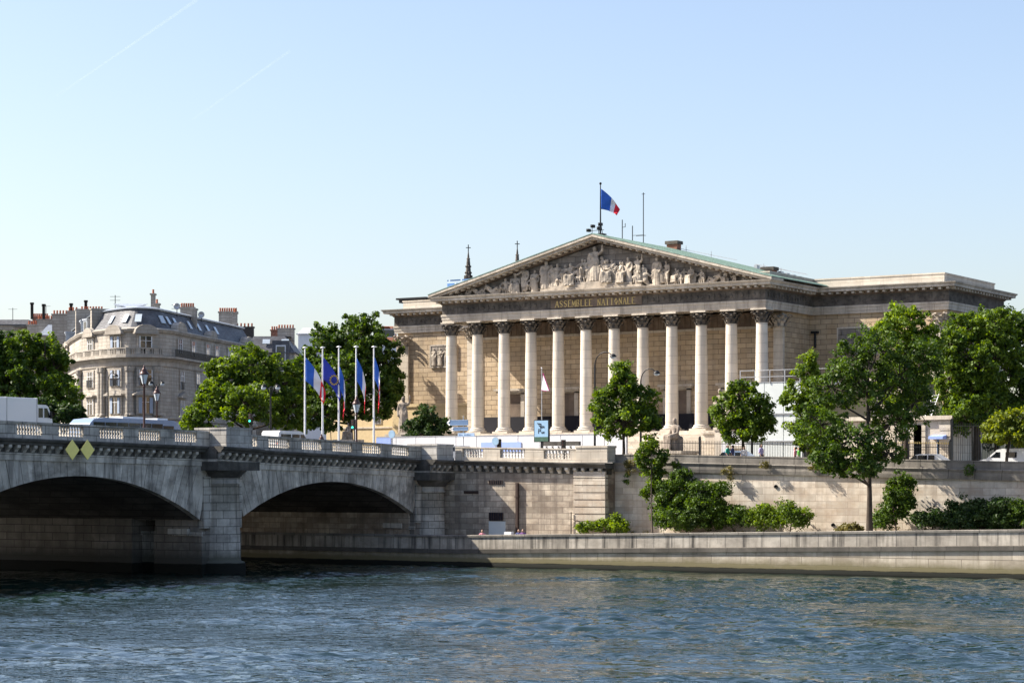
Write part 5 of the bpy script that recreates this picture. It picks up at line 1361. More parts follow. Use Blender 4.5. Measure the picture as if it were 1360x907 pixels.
chimney(380,345,436,448,22,6,hd,'far_lime',dep=1.0); chimney(366,350,438,444,12,4,hd,'brickred'); chimney(325,340,434,442,24,5,hd,'darkroof')
for px in (353,378):
    s,c,e,n = on_path([tuple(A),tuple(B)],px); b = MB(); vs=[]
    for (x,k) in ((-.55,.45),(.55,.45),(.55,.68),(-.55,.68)):
        z = lerp(zw,zr,k); q_ = c+e*x-n*((z-zw)*.55-.15); vs.append((q_.x,q_.y,z+.05))
    b.add(vs+[(x+n.x*.1,y+n.y*.1,z+.1) for x,y,z in vs],[(4,5,6,7),(0,1,5,4),(1,2,6,5),(2,3,7,6),(3,0,4,7)]); b.build('skylight', M['lampglass'], rd)
s,c,e,n = on_path([tuple(A),tuple(B)],373); b = MB(); obox(b,c,e,n,1.3,-1.6,.15,zw-2.2,zw+1.9); dm = b.build('dormer', M['slate'], hd); b = MB(); obox(b,c,e,n,.75,.151,.2,zw-1.9,zw+1.2); b.build('dormer_window', M['white'], dm); b = MB(); obox(b,c,e,n,.6,.2,.23,zw-1.8,zw+1.0); b.build('pane', M['glass'], dm)
house(396, 442, 380, 444, 433, 'flat roofed white building top between grey roof and dark tree', 'white', 14, 'white')
house(508, 530, 330, 455, 430, 'sliver of white facade with red roof just left of the palace', 'brickred', 12, 'white', wins=((516,437,448,1),))
# blue glass block and church spires behind the palace
v0 = 420; u0,_,t_ = on_v(594,v0); u1 = on_v(650,v0)[0]
gb = thing('glass_block', 'blue glazed building top showing behind the left slope of the pediment', 'building', (u0,v0,9)); b = MB(); b.box(u0,u1,v0,v0+20,9,zz(372,t_)); b.build('wall', M['blueglass'], gb)
b = MB(); b.box(u0-.5,u1,v0-.5,v0+20,zz(389,t_),zz(384,t_)); b.box(u0+6,u1,v0+3,v0+18,zz(372,t_),zz(368,t_)); b.build('parapet', M['far_lime'], gb)
for (px, y0, y1, lab) in ((622,325,378,'taller dark church spire left of the pediment, nearer the blue building'),(687,320,352,'church spire tip just clearing the left slope of the pediment')):
    t_ = 640; u,v = on_t(px,t_); sp = thing('church_spire', lab, 'spire', (u,v,9), group='twin church spires behind the palace'); zt0 = zz(y0,t_); zb = zz(395,t_)
    b = MB(); b.box(u-2.2,u+2.2,v-2.2,v+2.2,9,zb-3); b.build('tower', M['soot'], sp)
    b = MB(); b.lathe(u,v,[(1.9,zb-3),(1.2,zb+4.5),(1.35,zb+4.6),(1.0,zb+4.9),(.45,zt0-4.2),(.6,zt0-4.1),(.35,zt0-3.9),(.12,zt0-2)],8,smooth=False)
    for k in range(8):
        a_ = k*math.pi/4
        for j in range(7): z = lerp(zb-2,zt0-4.5,j/7); r_ = lerp(1.7,.5,j/7); b.ball((u+r_*math.cos(a_),v+r_*math.sin(a_),z),.28,5,4)
        b.bar((u+1.25*math.cos(a_),v+1.25*math.sin(a_),zb+4),(u+1.1*math.cos(a_),v+1.1*math.sin(a_),zb+6.3),.22)
    b.build('spire', M['soot'], sp); b = MB(); b.bar((u,v,zt0-2.2),(u,v,zt0),.2); b.bar((u-.7*CS,v-.7*SN,zt0-.9),(u+.7*CS,v+.7*SN,zt0-.9),.2); b.build('cross', M['iron'], sp)
# ---------------------------------------------------------------- vehicles (built nose towards +x, then turned)
def paint(name, c): 
    t = NT(name); b = t.bsdf(c, .25, spec=.5); b.inputs['Coat Weight'].default_value = .5; return t.m
M['carwhite'] = paint('white_vehicle_paint', (.72,.73,.75)); M['carblue'] = paint('blue_grey_vehicle_paint', (.20,.28,.42)); M['cargrey'] = paint('grey_vehicle_paint', (.25,.27,.3))
M['headlamp'] = plain('headlamp_lens', (.7,.72,.75), .1); M['tail'] = plain('tail_lamp', (.4,.02,.02), .2)
def wheels(root, xs, w_, r=.34):
    for x in xs:
        for s in (-1, 1):
            b = MB(); b.lathe(0,0,[(r*.55,0),(r*.95,0),(r,.04),(r,.18),(r*.95,.22),(r*.55,.22)],18); b.v = [(x+p[0], s*(w_/2-.1)+ (p[2]-.11), r+p[1]) for p in b.v]; wh = b.build('wheel', M['rubber'], root)
            b = MB(); b.lathe(0,0,[(.02,.02),(r*.56,.0),(r*.56,.2),(.02,.2)],14); b.v = [(x+p[0], s*(w_/2-.1)+(p[2]-.11)+s*.02, r+p[1]) for p in b.v]; b.build('rim', M['steel'], wh)
def sidepoly(b, poly, w_, m=0, inset=0): 
    b.prism(poly, 'v', -w_/2+inset, w_/2-inset, m)
def vehicle(name, label, cat, kind, body='carwhite'):
    r_ = thing(name, label, cat, (0,0,0))
    if kind in ('car','van','panelvan'):
        if kind == 'car': L, W, H = 4.4, 1.8, 1.55; prof = [(-2.2,.35),(2.2,.35),(2.22,.75),(2.05,.88),(1.15,1.0),(.45,1.48),(-.1,1.55),(-1.1,1.53),(-1.9,1.05),(-2.2,.95)]; win = [(1.02,1.0),(.42,1.42),(-1.05,1.46),(-1.75,1.05)]
        else: L, W, H = 4.9, 1.95, 1.95; prof = [(-2.45,.35),(2.4,.35),(2.45,.75),(2.3,1.0),(1.75,1.15),(1.0,1.83),(.6,1.93),(-2.2,1.95),(-2.42,1.75),(-2.46,1.1)]; win = [(1.6,1.18),(1.0,1.72),(-2.1,1.74),(-2.25,1.18)]
        b = MB(); sidepoly(b, prof, W-.12); body_ = b.build('body', M[body], r_)
        bv = body_.modifiers.new('bevel', 'BEVEL'); bv.width = .07; bv.segments = 3
        cuts = [(win[0][0], .35), (.3,-.55), (-.65,win[2][0]-.15)] if kind == 'car' else [(1.55,.62),(.5,-.55),(-.7,-2.1)]
        if kind == 'panelvan': cuts = [(1.5,.75),(.35,-.45)]
        for s in (-1,1):
            for i, (xa_, xb_) in enumerate(cuts):
                zl, zh = win[0][1]+.04, (win[1][1] if kind == 'car' else 1.66)
                xt = xa_-(zh-zl)*1.1 if i == 0 else xa_
                b = MB(); y = s*(W/2-.045); b.prism([(xa_,zl),(max(xt,xb_+.05),zh),(xb_,zh),(xb_,zl)],'v',min(y,y-s*.03),max(y,y-s*.03)); b.build('side_window', M['glass'], r_)
            b = MB(); b.box(L/2-.1,L/2+.03,s*(W/2-.35)-.2,s*(W/2-.35)+.2,.62,.78); b.build('headlight', M['headlamp'], r_)
            b = MB(); b.box(-L/2-.03,-L/2+.05,s*(W/2-.25)-.12,s*(W/2-.25)+.12,.75,1.0); b.build('tail_light', M['tail'], r_)
        a_, c_ = win[0], win[1]; b = MB(); b.prism([(a_[0]+.14,a_[1]+.02),(c_[0]+.1,c_[1]+.04),(c_[0]+.06,c_[1]+.0),(a_[0]+.06,a_[1]-.0)],'v',-W/2+.22,W/2-.22); b.build('windscreen', M['glass'], r_)
        wheels(r_, (L/2-.85, -L/2+.85), W)
    elif kind == 'coach':
        W, L, H = 2.5, 12.4, 3.25
        b = MB(); sidepoly(b, [(-6.2,.4),(6.1,.4),(6.2,1.2),(6.0,2.3),(5.5,3.0),(4.9,3.2),(-4.2,3.25),(-5.6,3.1),(-6.15,2.7),(-6.2,1.2)], W-.1); o = b.build('body', M[body], r_); bv = o.modifiers.new('bevel','BEVEL'); bv.width = .12; bv.segments = 3
        for s in (-1,1):
            for i in range(7):
                x0 = -5.7+i*1.52; b = MB(); y = s*(W/2-.04); b.box(x0,x0+1.46,min(y,y-s*.04),max(y,y-s*.04),1.6,2.85 if i < 6 else 2.7); b.build('side_window', M['glass'], r_)
        b = MB(); b.prism([(6.0,1.3),(6.16,1.3),(6.02,2.35),(5.6,2.95),(5.5,2.9),(5.85,2.3)],'v',-1.05,1.05); b.build('windscreen', M['glass'], r_)
        b = MB(); b.box(-1.5,1.2,-.8,.8,3.2,3.42); b.box(3.2,4.6,-.7,.7,3.18,3.38); b.build('roof_unit', M['white'], r_)
        wheels(r_, (3.9,-3.4), W, .5)
    elif kind == 'truck':
        b = MB(); b.box(-5.2,1.0,-1.2,1.2,.85,3.05); o = b.build('cargo_box', M[body], r_); bv = o.modifiers.new('bevel','BEVEL'); bv.width = .05; bv.segments = 2
        b = MB(); 
        for x in (-5.2,-2.1,.98): b.box(x-.04,x+.04,-1.23,1.23,.85,3.07)
        b.build('box_frame', M['steel'], o)
        b = MB(); sidepoly(b, [(1.1,.5),(2.75,.5),(2.85,1.2),(2.75,1.75),(2.35,2.5),(2.1,2.6),(1.1,2.6)], 2.0); c = b.build('cab', M[body], r_); bv = c.modifiers.new('bevel','BEVEL'); bv.width = .08; bv.segments = 3
        for s in (-1,1):
            b = MB(); y = s*1.0; b.prism([(1.35,1.65),(1.8,1.65),(1.8,2.35),(1.35,2.35)],'v',min(y,y+s*.02),max(y,y+s*.02)); b.build('side_window', M['glass'], c)
            b = MB(); b.prism([(1.95,1.65),(2.62,1.65),(2.25,2.35),(1.95,2.35)],'v',min(y,y+s*.02),max(y,y+s*.02)); b.build('door_window', M['glass'], c)
            b = MB(); b.box(2.5,2.6,s*1.12-.06,s*1.12+.06,1.6,2.1); b.build('mirror', M['iron'], c)
            b = MB(); b.box(2.8,2.9,s*.75-.18,s*.75+.18,.85,1.05); b.build('headlight', M['headlamp'], c)
        b = MB(); b.prism([(2.84,1.5),(2.80,1.76),(2.44,2.42),(2.40,2.40),(2.7,1.6)],'v',-.85,.85); b.build('windscreen', M['glass'], c)
        b = MB(); b.box(-5.1,2.4,-.45,.45,.55,.85); b.build('chassis', M['iron'], r_); wheels(r_, (2.0,-3.6,-4.4), 2.2, .42)
    return r_
def deckz(v): return zt(v)-1.04
tk = vehicle('box_truck', 'white box truck with small cab on the bridge', 'truck', 'truck'); v = on_u(57,-118)[1]-2.85; tk.location = (-118, v, deckz(v)+.02); tk.rotation_euler = (0,0,R(90))
co = vehicle('coach', 'long low blue-white coach crossing the bridge', 'coach', 'coach', 'carblue'); v = (on_u(103,-134)[1]+on_u(232,-134)[1])/2; co.location = (-134, v, deckz(v)+.02-.12); co.rotation_euler = (0,0,R(90)); co.scale = (1.0,1,1)
vn = vehicle('passenger_van', 'white passenger van on the bridge past the middle pedestal', 'van', 'van'); v = on_u(382,-118)[1]; vn.location = (-118, v, deckz(v)+.02); vn.rotation_euler = (0,0,R(90))
v2 = vehicle('delivery_van', 'white van with two side windows behind the right parapet', 'van', 'panelvan'); u, _, t_ = on_v(1347,174.5); v2.location = (u, 174.5, G(u)+.02); v2.rotation_euler = (0,0,R(180)); v2.scale = (1.15,1,1.02)
cr = vehicle('parked_car', 'small blue-grey car half hidden below the forecourt railing', 'car', 'car', 'carblue'); u, _, t_ = on_v(973,176.5); cr.location = (u, 176.5, G(u)-.15); cr.rotation_euler = (0,0,R(180))
cr = vehicle('parked_car', 'pale car seen low before the lodge railing', 'car', 'car', 'carwhite'); u, _, t_ = on_v(1228,176.5); cr.location = (u, 176.5, G(u)-.1); cr.rotation_euler = (0,0,R(180))
cr = vehicle('parked_car', 'grey car glimpsed beside the direction sign over the stone wall', 'car', 'car', 'cargrey'); u, _, t_ = on_v(604,176); cr.location = (u, 176, G(u)+.05); cr.rotation_euler = (0,0,R(180))
# ---------------------------------------------------------------- people
M['skin'] = plain('skin', (.42,.26,.19), .6); M['hair'] = plain('dark_hair', (.03,.02,.015), .7)
def cloth(n, c): return plain(n, c, .85, 0, .1)
pb_ = {}
def person(px, v, top, bottom, label, hair='hair', seated=False, z=None, rz=0, u=None, hcm=1.72, hat=None):
    if u is None: u = on_v(px, v)[0]
    z = G(u)+.13 if z is None else z
    p = thing('person', label, 'person', (u, v, z))
    kk = 's' if seated else 'w'
    if kk not in pb_:
        if not seated:
            body = [((0,-.01,.935),(0,0,.90),.058,.055,(.9,1.05,1.25)),((0,.005,.84),(0,.0,.80),.032,.04),((-.075,0,.79),(.075,0,.79),.05,.05),((0,0,.76),(0,0,.54),.085,.08,(1,.7,1)),
                    ((0,-.066,.93),)*2+(.012,.012),((-.055,0,.93),)*2+(.012,.012),((.055,0,.93),)*2+(.012,.012)]
            legs = []; arms = []; top_c = [((-.08,0,.785),(.08,0,.785),.058,.058),((0,0,.77),(0,0,.52),.097,.095,(1,.72,1))]
            for d in (-1,1):
                f_ = .06*d
                legs += [((d*.05,0,.5),(d*.055,-f_*.6,.27),.062,.045),((d*.055,-f_*.6,.27),(d*.055,-f_+.05*(d<0),.04),.042,.028),((d*.055,-f_+.02,.02),(d*.06,-f_-.07,.018),.028,.022)]
                arms += [((d*.125,0,.775),(d*.155,.01,.62),.036,.03),((d*.155,.01,.62),(d*.15,-.06+.03*d,.49),.028,.02),((d*.15,-.07+.03*d,.47),(d*.15,-.08+.03*d,.44),.02,.018)]
                top_c += [((d*.125,0,.775),(d*.15,.005,.64),.045,.04)]
                for q in range(5): x = d*.15+(q-2)*.009; arms += [((x,-.08+.03*d,.44),(x,-.09+.03*d,.405-.004*abs(q-2)),.008,.006)]
            pants = [((0,0,.53),(0,0,.49),.09,.085,(1,.8,1))]
            for d in (-1,1): f_ = .06*d; pants += [((d*.05,0,.5),(d*.055,-f_*.6,.27),.07,.055),((d*.055,-f_*.6,.27),(d*.055,-f_+.05*(d<0),.06),.052,.042)]
        else:
            body = [((0,-.01,.50),(0,0,.46),.06,.055,(.9,1.05,1.2)),((0,.01,.41),(0,.01,.37),.034,.04),((-.08,.01,.36),(.08,.01,.36),.05,.05),((0,.01,.33),(0,.03,.1),.09,.09,(1,.75,1)),((0,-.066,.49),)*2+(.012,.012)]
            legs = []; arms = []; top_c = [((-.085,.01,.355),(.085,.01,.355),.06,.06),((0,.01,.33),(0,.03,.1),.102,.10,(1,.78,1))]; pants = []
            for d in (-1,1):
                legs += [((d*.06,0,.06),(d*.07,-.2,.22),.06,.045),((d*.07,-.2,.22),(d*.06,-.33,.03),.042,.03),((d*.06,-.33,.02),(d*.06,-.41,.02),.028,.024)]
                arms += [((d*.13,.01,.34),(d*.17,-.06,.2),.035,.03),((d*.17,-.06,.2),(d*.08,-.19,.23),.028,.02),((d*.08,-.2,.23),(d*.07,-.22,.22),.02,.02)]
                top_c += [((d*.13,.01,.34),(d*.16,-.04,.23),.045,.04)]; pants += [((d*.06,0,.06),(d*.07,-.2,.22),.07,.055),((d*.07,-.2,.22),(d*.06,-.32,.05),.05,.04)]
        hr = [((0,.02,.952) if not seated else (0,.02,.515),)*2+(.062,.062,(1,1,.95)), ((0,.04,.92) if not seated else (0,.04,.48),)*2+(.05,.05)]
        pb_[kk] = (caps_mesh(body+legs+arms, .011, 'body'), caps_mesh(top_c, .011, 'shirt'), caps_mesh(pants, .011, 'trousers'), caps_mesh(hr, .011, 'hair'))
    for me, nm, mt in zip(pb_[kk], ('body','shirt','trousers','hair'), (M['skin'], top, bottom, M[hair])):
        m2 = me.copy(); m2.materials.clear(); m2.materials.append(mt); o = bpy.data.objects.new(nm, m2); COL.objects.link(o); o.parent = p; o.scale = (hcm,)*3
    p.rotation_euler = (0,0,rz); return p
c1 = cloth('teal_shirt_cloth', (.03,.30,.22)); c2 = cloth('navy_trouser_cloth', (.03,.04,.09)); c3 = cloth('lilac_shirt_cloth', (.45,.38,.60)); c4 = cloth('grey_trouser_cloth', (.18,.18,.2))
c5 = cloth('lime_top_cloth', (.16,.50,.08)); c6 = cloth('dark_blue_jacket_cloth', (.05,.06,.16)); c7 = cloth('white_top_cloth', (.6,.58,.58)); c8 = cloth('pink_top_cloth', (.5,.2,.25)); c9 = cloth('purple_top_cloth', (.14,.06,.2))
person(966.5,169.4,c1,c2,'person in a teal top walking behind the right parapet', rz=1.5)
person(973,169.8,c6,c4,'dark haired person in a dark blue jacket next to the teal top', rz=-1.5)
person(988,170,c7,c2,'person in a white top under the street tree behind the parapet', rz=.3, hcm=1.62)
person(1011,169.2,c3,c2,'person in a lilac shirt in front of the dark seated statue', rz=1.4, hcm=1.82)
person(1061,169.6,c5,c4,'person in a lime green top near the bright tree on the pavement', rz=-1.4, hcm=1.62)
person(1056,170.3,c8,c2,'person in a pink top beside the lime green one', rz=-1.4, hcm=1.66)
for px, mt, lab, v in ((640.5,c8,'person in pink sitting on the low quay left of the rusty drain pipe',159.0),(689,c6,'dark clad person sitting at the foot of the rusty drain pipe',159.2),(694.5,c9,'person in purple sitting rightmost on the low quay',159.1)):
    u = on_v(px,v)[0]; person(px, v, mt, c2, lab, seated=True, z=zc(u)-.55, rz=.2)
u = on_v(675,159)[0]; b = MB(); b.box(u-.35,u+.35,158.9,159.3,zc(u)-.55,zc(u)+.22); o = b.build('crate', M['white'], None); tag(o, 'small white box standing on the low quay beside the sitting people', 'box')
# ---------------------------------------------------------------- trees
def leaves(centers, radii, n_per, size, seed, up=.35, spread=.42, flat=1.0):
    size *= .92; n_per = int(n_per*1.45)
    r = np.random.default_rng(seed); C = np.array(centers, float); Rr = np.array(radii, float)   # clump centres and radii
    idx = np.repeat(np.arange(len(C)), n_per); n = len(idx)
    d = r.normal(size=(n,3)); d /= np.linalg.norm(d, axis=1)[:,None]
    rad = r.random(n)**.45
    P = C[idx] + d*rad[:,None]*Rr[idx][:,None]*np.array([1,1,.75])
    P += r.normal(size=(n,3))*.06
    N = d*.8 + r.normal(size=(n,3))*.65 + np.array([0,0,up]); N /= np.linalg.norm(N, axis=1)[:,None]
    a_ = r.normal(size=(n,3)); T = np.cross(N, a_); T /= np.linalg.norm(T, axis=1)[:,None]; B = np.cross(N, T)
    s = size*(.6+.8*r.random(n))
    L = s[:,None]; W = (s*(.55+.3*r.random(n)))[:,None]
    bend = N*(s*.18)[:,None]
    V = np.stack([P-T*L*.5, P+B*W*.5+bend*.3, P+T*L*.5-bend, P-B*W*.5+bend*.3], axis=1).reshape(-1,3)
    cl = r.random(len(C)); lv = np.clip(.5*cl[idx]+.5*r.random(n), 0, 1)
    return V, lv
def mesh_from_quads(name, V, lv, mat, org):
    n = len(V)//4; me = bpy.data.meshes.new(name)
    me.vertices.add(len(V)); me.vertices.foreach_set('co', (V-np.array(org)).astype(np.float32).ravel())
    me.loops.add(len(V)); me.loops.foreach_set('vertex_index', np.arange(len(V), dtype=np.int32))
    me.polygons.add(n); me.polygons.foreach_set('loop_start', np.arange(0,len(V),4,dtype=np.int32))
    me.update(calc_edges=True)
    me.materials.append(mat); at = me.attributes.new('lv','FLOAT','FACE'); at.data.foreach_set('value', lv.astype(np.float32))
    return me
def tree(name, label, cat, base, blobs, mat, seed, size=.30, dens=1.0, trunk=.22, group=None, n_leaf=34, stem_to=None, clump=.26, forks=0, hollow=.55):
    r = random.Random(seed); t_ = thing(name, label, cat, base, group)
    cs, rs = [], []; b = MB()
    W_ = sum(x[3]**2*x[4] for x in blobs)
    cu = sum(x[0]*x[3]**2*x[4] for x in blobs)/W_; cvv = sum(x[1]*x[3]**2*x[4] for x in blobs)/W_
    ztop = max(x[2]+x[4]*.4 for x in blobs); zlow = min(x[2]-x[4]*.6 for x in blobs)
    bs = Vector(base); zf = max(zlow, lerp(bs.z, ztop, .3)) if stem_to is None else stem_to
    fork = Vector((lerp(bs.x,cu,.4), lerp(bs.y,cvv,.4), zf)); tp_ = Vector((cu, cvv, ztop))
    b.tube([tuple(bs-Vector((0,0,.2))), tuple(bs.lerp(fork,.5)+Vector((r.uniform(-.15,.15),0,0))), tuple(fork), tuple(fork.lerp(tp_,.5)+Vector((r.uniform(-.3,.3),r.uniform(-.3,.3),0))), tuple(tp_)], [trunk*1.3, trunk, trunk*.8, trunk*.45, .03], 9)
    for (x,y,z,ru,rz_) in blobs:
        ru *= .9; rz_ *= .92
        c = Vector((x,y,z)); hz = max(0.0, min(.85, (z-rz_*1.0-fork.z-.25*math.hypot(x-cu,y-cvv))/max(.1, tp_.z-fork.z))); st = fork.lerp(tp_, hz)
        mid = st.lerp(c,.5)+Vector((r.uniform(-.3,.3),r.uniform(-.3,.3),-abs(rz_)*.15))
        b.tube([tuple(st),tuple(mid),tuple(c),tuple(c+Vector((0,0,rz_*.6)))],[trunk*.42,trunk*.28,trunk*.15,.02],6)
        vol = ru*ru*rz_; cr_ = clump*min(ru, rz_)**.5*1.5*.6+.12
        n = max(6, int(dens*2.1*(ru*ru*.5+ru*rz_)/ (cr_*cr_)))
        for i in range(n):
            th = r.uniform(0,2*math.pi); ph = math.acos(r.uniform(-.85,1)); q = r.uniform(hollow,1.0)**.6*(1+.14*r.gauss(0,1)) + (r.uniform(.05,.35) if r.random() < .12 else 0)
            p = (x+ru*q*math.sin(ph)*math.cos(th), y+ru*q*math.sin(ph)*math.sin(th), z+rz_*q*math.cos(ph))
            cs.append(p); rs.append(cr_*r.uniform(.6,1.6))
            if i % 3 == 0:
                P = Vector(p); b.tube([tuple(c.lerp(P,.1)), tuple(c.lerp(P,.6)+Vector((0,0,-.1))), tuple(P)],[.06,.035,.015],4)
    b.build('trunk', M['bark'], t_)
    V, lv = leaves(cs, rs, n_leaf, size, seed)
    me = mesh_from_quads('crown', V, lv, mat, base); o = bpy.data.objects.new('crown', me); COL.objects.link(o); o.parent = t_
    global NLEAF; NLEAF += len(V)//4
    return t_
NLEAF = 0
def bl(px, py, rx, ry, t_):
    u, v = on_t(px, t_); return (u, v, zz(py, t_), rx*t_/FPX, ry*t_/FPX)
def at(px, t_, z=None): u, v = on_t(px, t_); return (u, v, G(u) if z is None else z)
tr = tree
tr('plane_tree','dark broad tree cut by the left edge of the view','tree',at(-8,262),[bl(-15,500,42,52,262),bl(8,475,28,32,262),bl(18,520,32,38,260),bl(-25,470,40,40,262)],M['leaf_dark'],1,.42,1.0,.35)
tr('plane_tree','sunlit bright topped tree left of the rounded corner house','tree',at(62,268),[bl(55,480,36,38,268),bl(32,462,24,24,266),bl(72,492,24,36,266),bl(84,528,20,32,264),bl(60,530,42,34,262),bl(80,475,10,12,268)],M['leaf_mid'],2,.42,1.0,.35)
tr('chestnut_tree','broad light green tree between the town house and the flagpoles','tree',at(325,232),[bl(300,502,32,30,232),bl(335,490,36,30,232),bl(370,510,34,36,234),bl(285,535,34,28,230),bl(330,540,45,32,228),bl(385,545,30,32,232),bl(262,560,22,18,228)],M['leaf_mid'],3,.36,1.15,.3)
tr('chestnut_tree','tall dark tree behind the five flagpoles','tree',at(468,250),[bl(432,470,32,36,250),bl(478,448,36,32,252),bl(508,478,24,34,250),bl(405,505,28,34,248),bl(450,510,42,40,246),bl(498,528,34,34,248),bl(425,550,38,26,246),bl(520,510,18,28,250),bl(468,480,45,40,250)],M['leaf_dark'],4,.40,1.15,.35)
tr('street_tree','round bright green tree in front of the colonnade','tree',at(828,193),[bl(826,512,22,28,193),bl(810,538,28,26,193),bl(848,535,26,28,193),bl(828,560,40,24,193),bl(822,495,14,16,193),bl(866,560,12,14,193)],M['leaf_mid'],5,.27,1.25,.13,'round street trees along the quay road')
tr('street_tree','round green tree half in front of the grey cladding wall','tree',at(986,189),[bl(984,527,22,24,189),bl(966,550,24,24,189),bl(1004,548,26,26,189),bl(984,570,32,20,189),bl(1016,562,16,16,189)],M['leaf_mid'],6,.27,1.25,.13,'round street trees along the quay road')
tr('street_tree','yellow-green bright tree left of the tall riverside tree','tree',at(1075,187),[bl(1072,492,16,24,187),bl(1060,525,20,22,187),bl(1086,530,24,30,187),bl(1066,558,26,26,187),bl(1084,585,28,18,187),bl(1044,530,8,8,187)],M['leaf_bright'],7,.27,1.1,.13,'round street trees along the quay road')
tr('street_tree','bright topped tree rising behind the tall riverside tree','tree',at(1204,184),[bl(1200,428,32,26,184),bl(1180,440,22,20,184),bl(1225,455,30,28,184),bl(1206,470,42,36,184),bl(1200,515,42,36,184)],M['leaf_bright'],8,.28,1.0,.2,'round street trees along the quay road')
def lowz(px, v=163.0): u = on_v(px, v)[0]; return (u, v, zc(u)-.55)
tr('riverside_tree','tall dark tree growing from the low quay in front of the embankment wall','tree',lowz(1155),[bl(1130,478,30,30,175),bl(1165,462,34,28,175),bl(1105,515,34,34,174),bl(1150,520,42,38,175),bl(1195,500,38,36,176),bl(1225,480,30,36,176),bl(1090,565,34,30,173),bl(1130,585,42,28,172),bl(1185,560,34,30,175),bl(1135,622,40,14,172),bl(1100,608,26,20,172),bl(1180,602,26,16,173),bl(1215,535,26,30,176)],M['leaf_dark'],9,.24,.92,.24,stem_to=6.2,n_leaf=30,clump=.24)
tr('riverside_sapling','slim young tree growing from the low quay left of the big bush','tree',lowz(866,162.5),[bl(862,590,12,12,188),bl(856,608,14,14,188),bl(866,622,16,13,188),bl(872,642,14,12,188),bl(880,606,10,8,188),bl(860,655,9,9,188)],M['leaf_mid'],10,.23,1.2,.09,stem_to=4.2)
tr('big_tree','large dense round tree at the right behind the railing','tree',at(1298,200),[bl(1285,440,32,28,200),bl(1315,432,34,26,200),bl(1290,480,40,40,198),bl(1325,480,36,44,200),bl(1285,530,34,40,198),bl(1315,535,36,36,200),bl(1264,500,26,44,198),bl(1276,556,22,24,196),bl(1262,455,18,22,198)],M['leaf_mid'],11,.30,1.15,.35,'dense trees at the right edge')
tr('big_tree','large dense dark tree cut by the right edge of the view','tree',at(1366,204),[bl(1350,440,30,34,204),bl(1375,450,40,44,204),bl(1352,500,30,44,202),bl(1375,530,40,40,202)],M['leaf_dark'],12,.32,1.1,.35,'dense trees at the right edge')
tr('street_tree','small yellow-green tree above the white van','tree',at(1336,178.5),[bl(1332,564,22,17,178.5),bl(1352,559,22,18,178.5),bl(1318,575,15,13,178.5),bl(1340,580,28,11,178.5),bl(1372,570,22,20,178.5)],M['leaf_yellow'],13,.27,1.2,.12,'round street trees along the quay road')
tr('shrub_tree','dark green bushy tree at the left corner of the palace','tree',at(566,232),[bl(565,552,16,14,232),bl(552,565,16,12,232),bl(582,566,18,12,232),bl(566,575,26,8,232)],M['leaf_deep'],14,.28,1.1,.12)
# bushes at the wall foot
def bush(label, parts, mat, seed, grp='bushes along the foot of the embankment wall', size=.2, dens=1.9, name='bush', vv_=165.6):
    u = sum(on_v(p[0],vv_)[0] for p in parts)/len(parts); base = (u, vv_, zc(u)-.55)
    bs = []
    for px,py,rx,ry in parts: t_ = on_v(px,vv_)[2]; bs.append(bl(px,py,rx,ry,t_))
    return tree(name, label, 'bush', base, bs, mat, seed, size, dens, .07, grp, n_leaf=30, stem_to=base[2]+.5, clump=.24, hollow=.2)
bush('largest dark bush on the low quay beside the slim young tree', [(898,655,30,24),(930,655,26,20),(885,676,26,26),(920,684,46,22),(956,650,16,12),(905,634,16,12),(876,650,12,12),(945,672,24,18),(900,690,40,14)], M['leaf_dark'], 21)
bush('dark low bush touching the right side of the largest bush', [(974,684,18,16),(960,692,14,12),(988,688,14,15)], M['leaf_dark'], 22)
bush('pale green bush with upright shoots in the middle of the wall foot', [(1014,682,15,16),(1003,690,14,13),(1026,688,14,15)], M['leaf_bright'], 23)
bush('round green bush right of the pale green one', [(1048,680,18,15),(1064,688,16,13),(1036,690,14,13)], M['leaf_mid'], 24)
bush('small sunlit bush in front of the rusticated buttress', [(780,700,18,7),(800,698,14,10),(816,694,12,12),(824,700,12,8)], M['leaf_bright'], 25)
bush('tall dark bush just right of the riverside tree trunk', [(1192,652,22,22),(1186,676,22,22),(1172,690,18,14),(1204,640,12,12),(1205,668,12,16)], M['leaf_dark'], 26)
bush('low dark bush between the tall bush and the right hand thicket', [(1228,688,20,14),(1248,690,20,13)], M['leaf_deep'], 27)
bush('wide dark thicket under the right part of the wall', [(1275,678,22,18),(1300,682,24,19),(1325,678,24,19),(1290,692,44,13),(1330,692,24,12)], M['leaf_deep'], 28)
bush('dark thicket cut by the right edge of the view', [(1352,680,18,18),(1372,684,20,18)], M['leaf_dark'], 29)
bush('dry yellowish tuft at the foot of the wall near the riverside tree', [(1130,702,16,6),(1118,704,10,5)], M['leaf_dry'], 30)
def tuft(px, py, rx, ry, label, mat, seed):
    v = 167.15; t_ = on_v(px,v)[2]; u = on_v(px,v)[0]; z = zz(py,t_)
    o_ = thing('wall_plant', label, 'plant', (u, v, z-ry*t_/FPX), 'plants rooted in the wall ledge')
    cs = []; rs = []; r = random.Random(seed)
    for i in range(int(6+rx*ry*.12)): cs.append((u+r.uniform(-1,1)*rx*t_/FPX, v-.15-r.random()*.25, z+r.uniform(-1,1)*ry*t_/FPX)); rs.append(.22)
    V, lv = leaves(cs, rs, 30, .13, seed); me = mesh_from_quads('foliage', V, lv, mat, (u, v, z-ry*t_/FPX)); f = bpy.data.objects.new('foliage', me); COL.objects.link(f); f.parent = o_
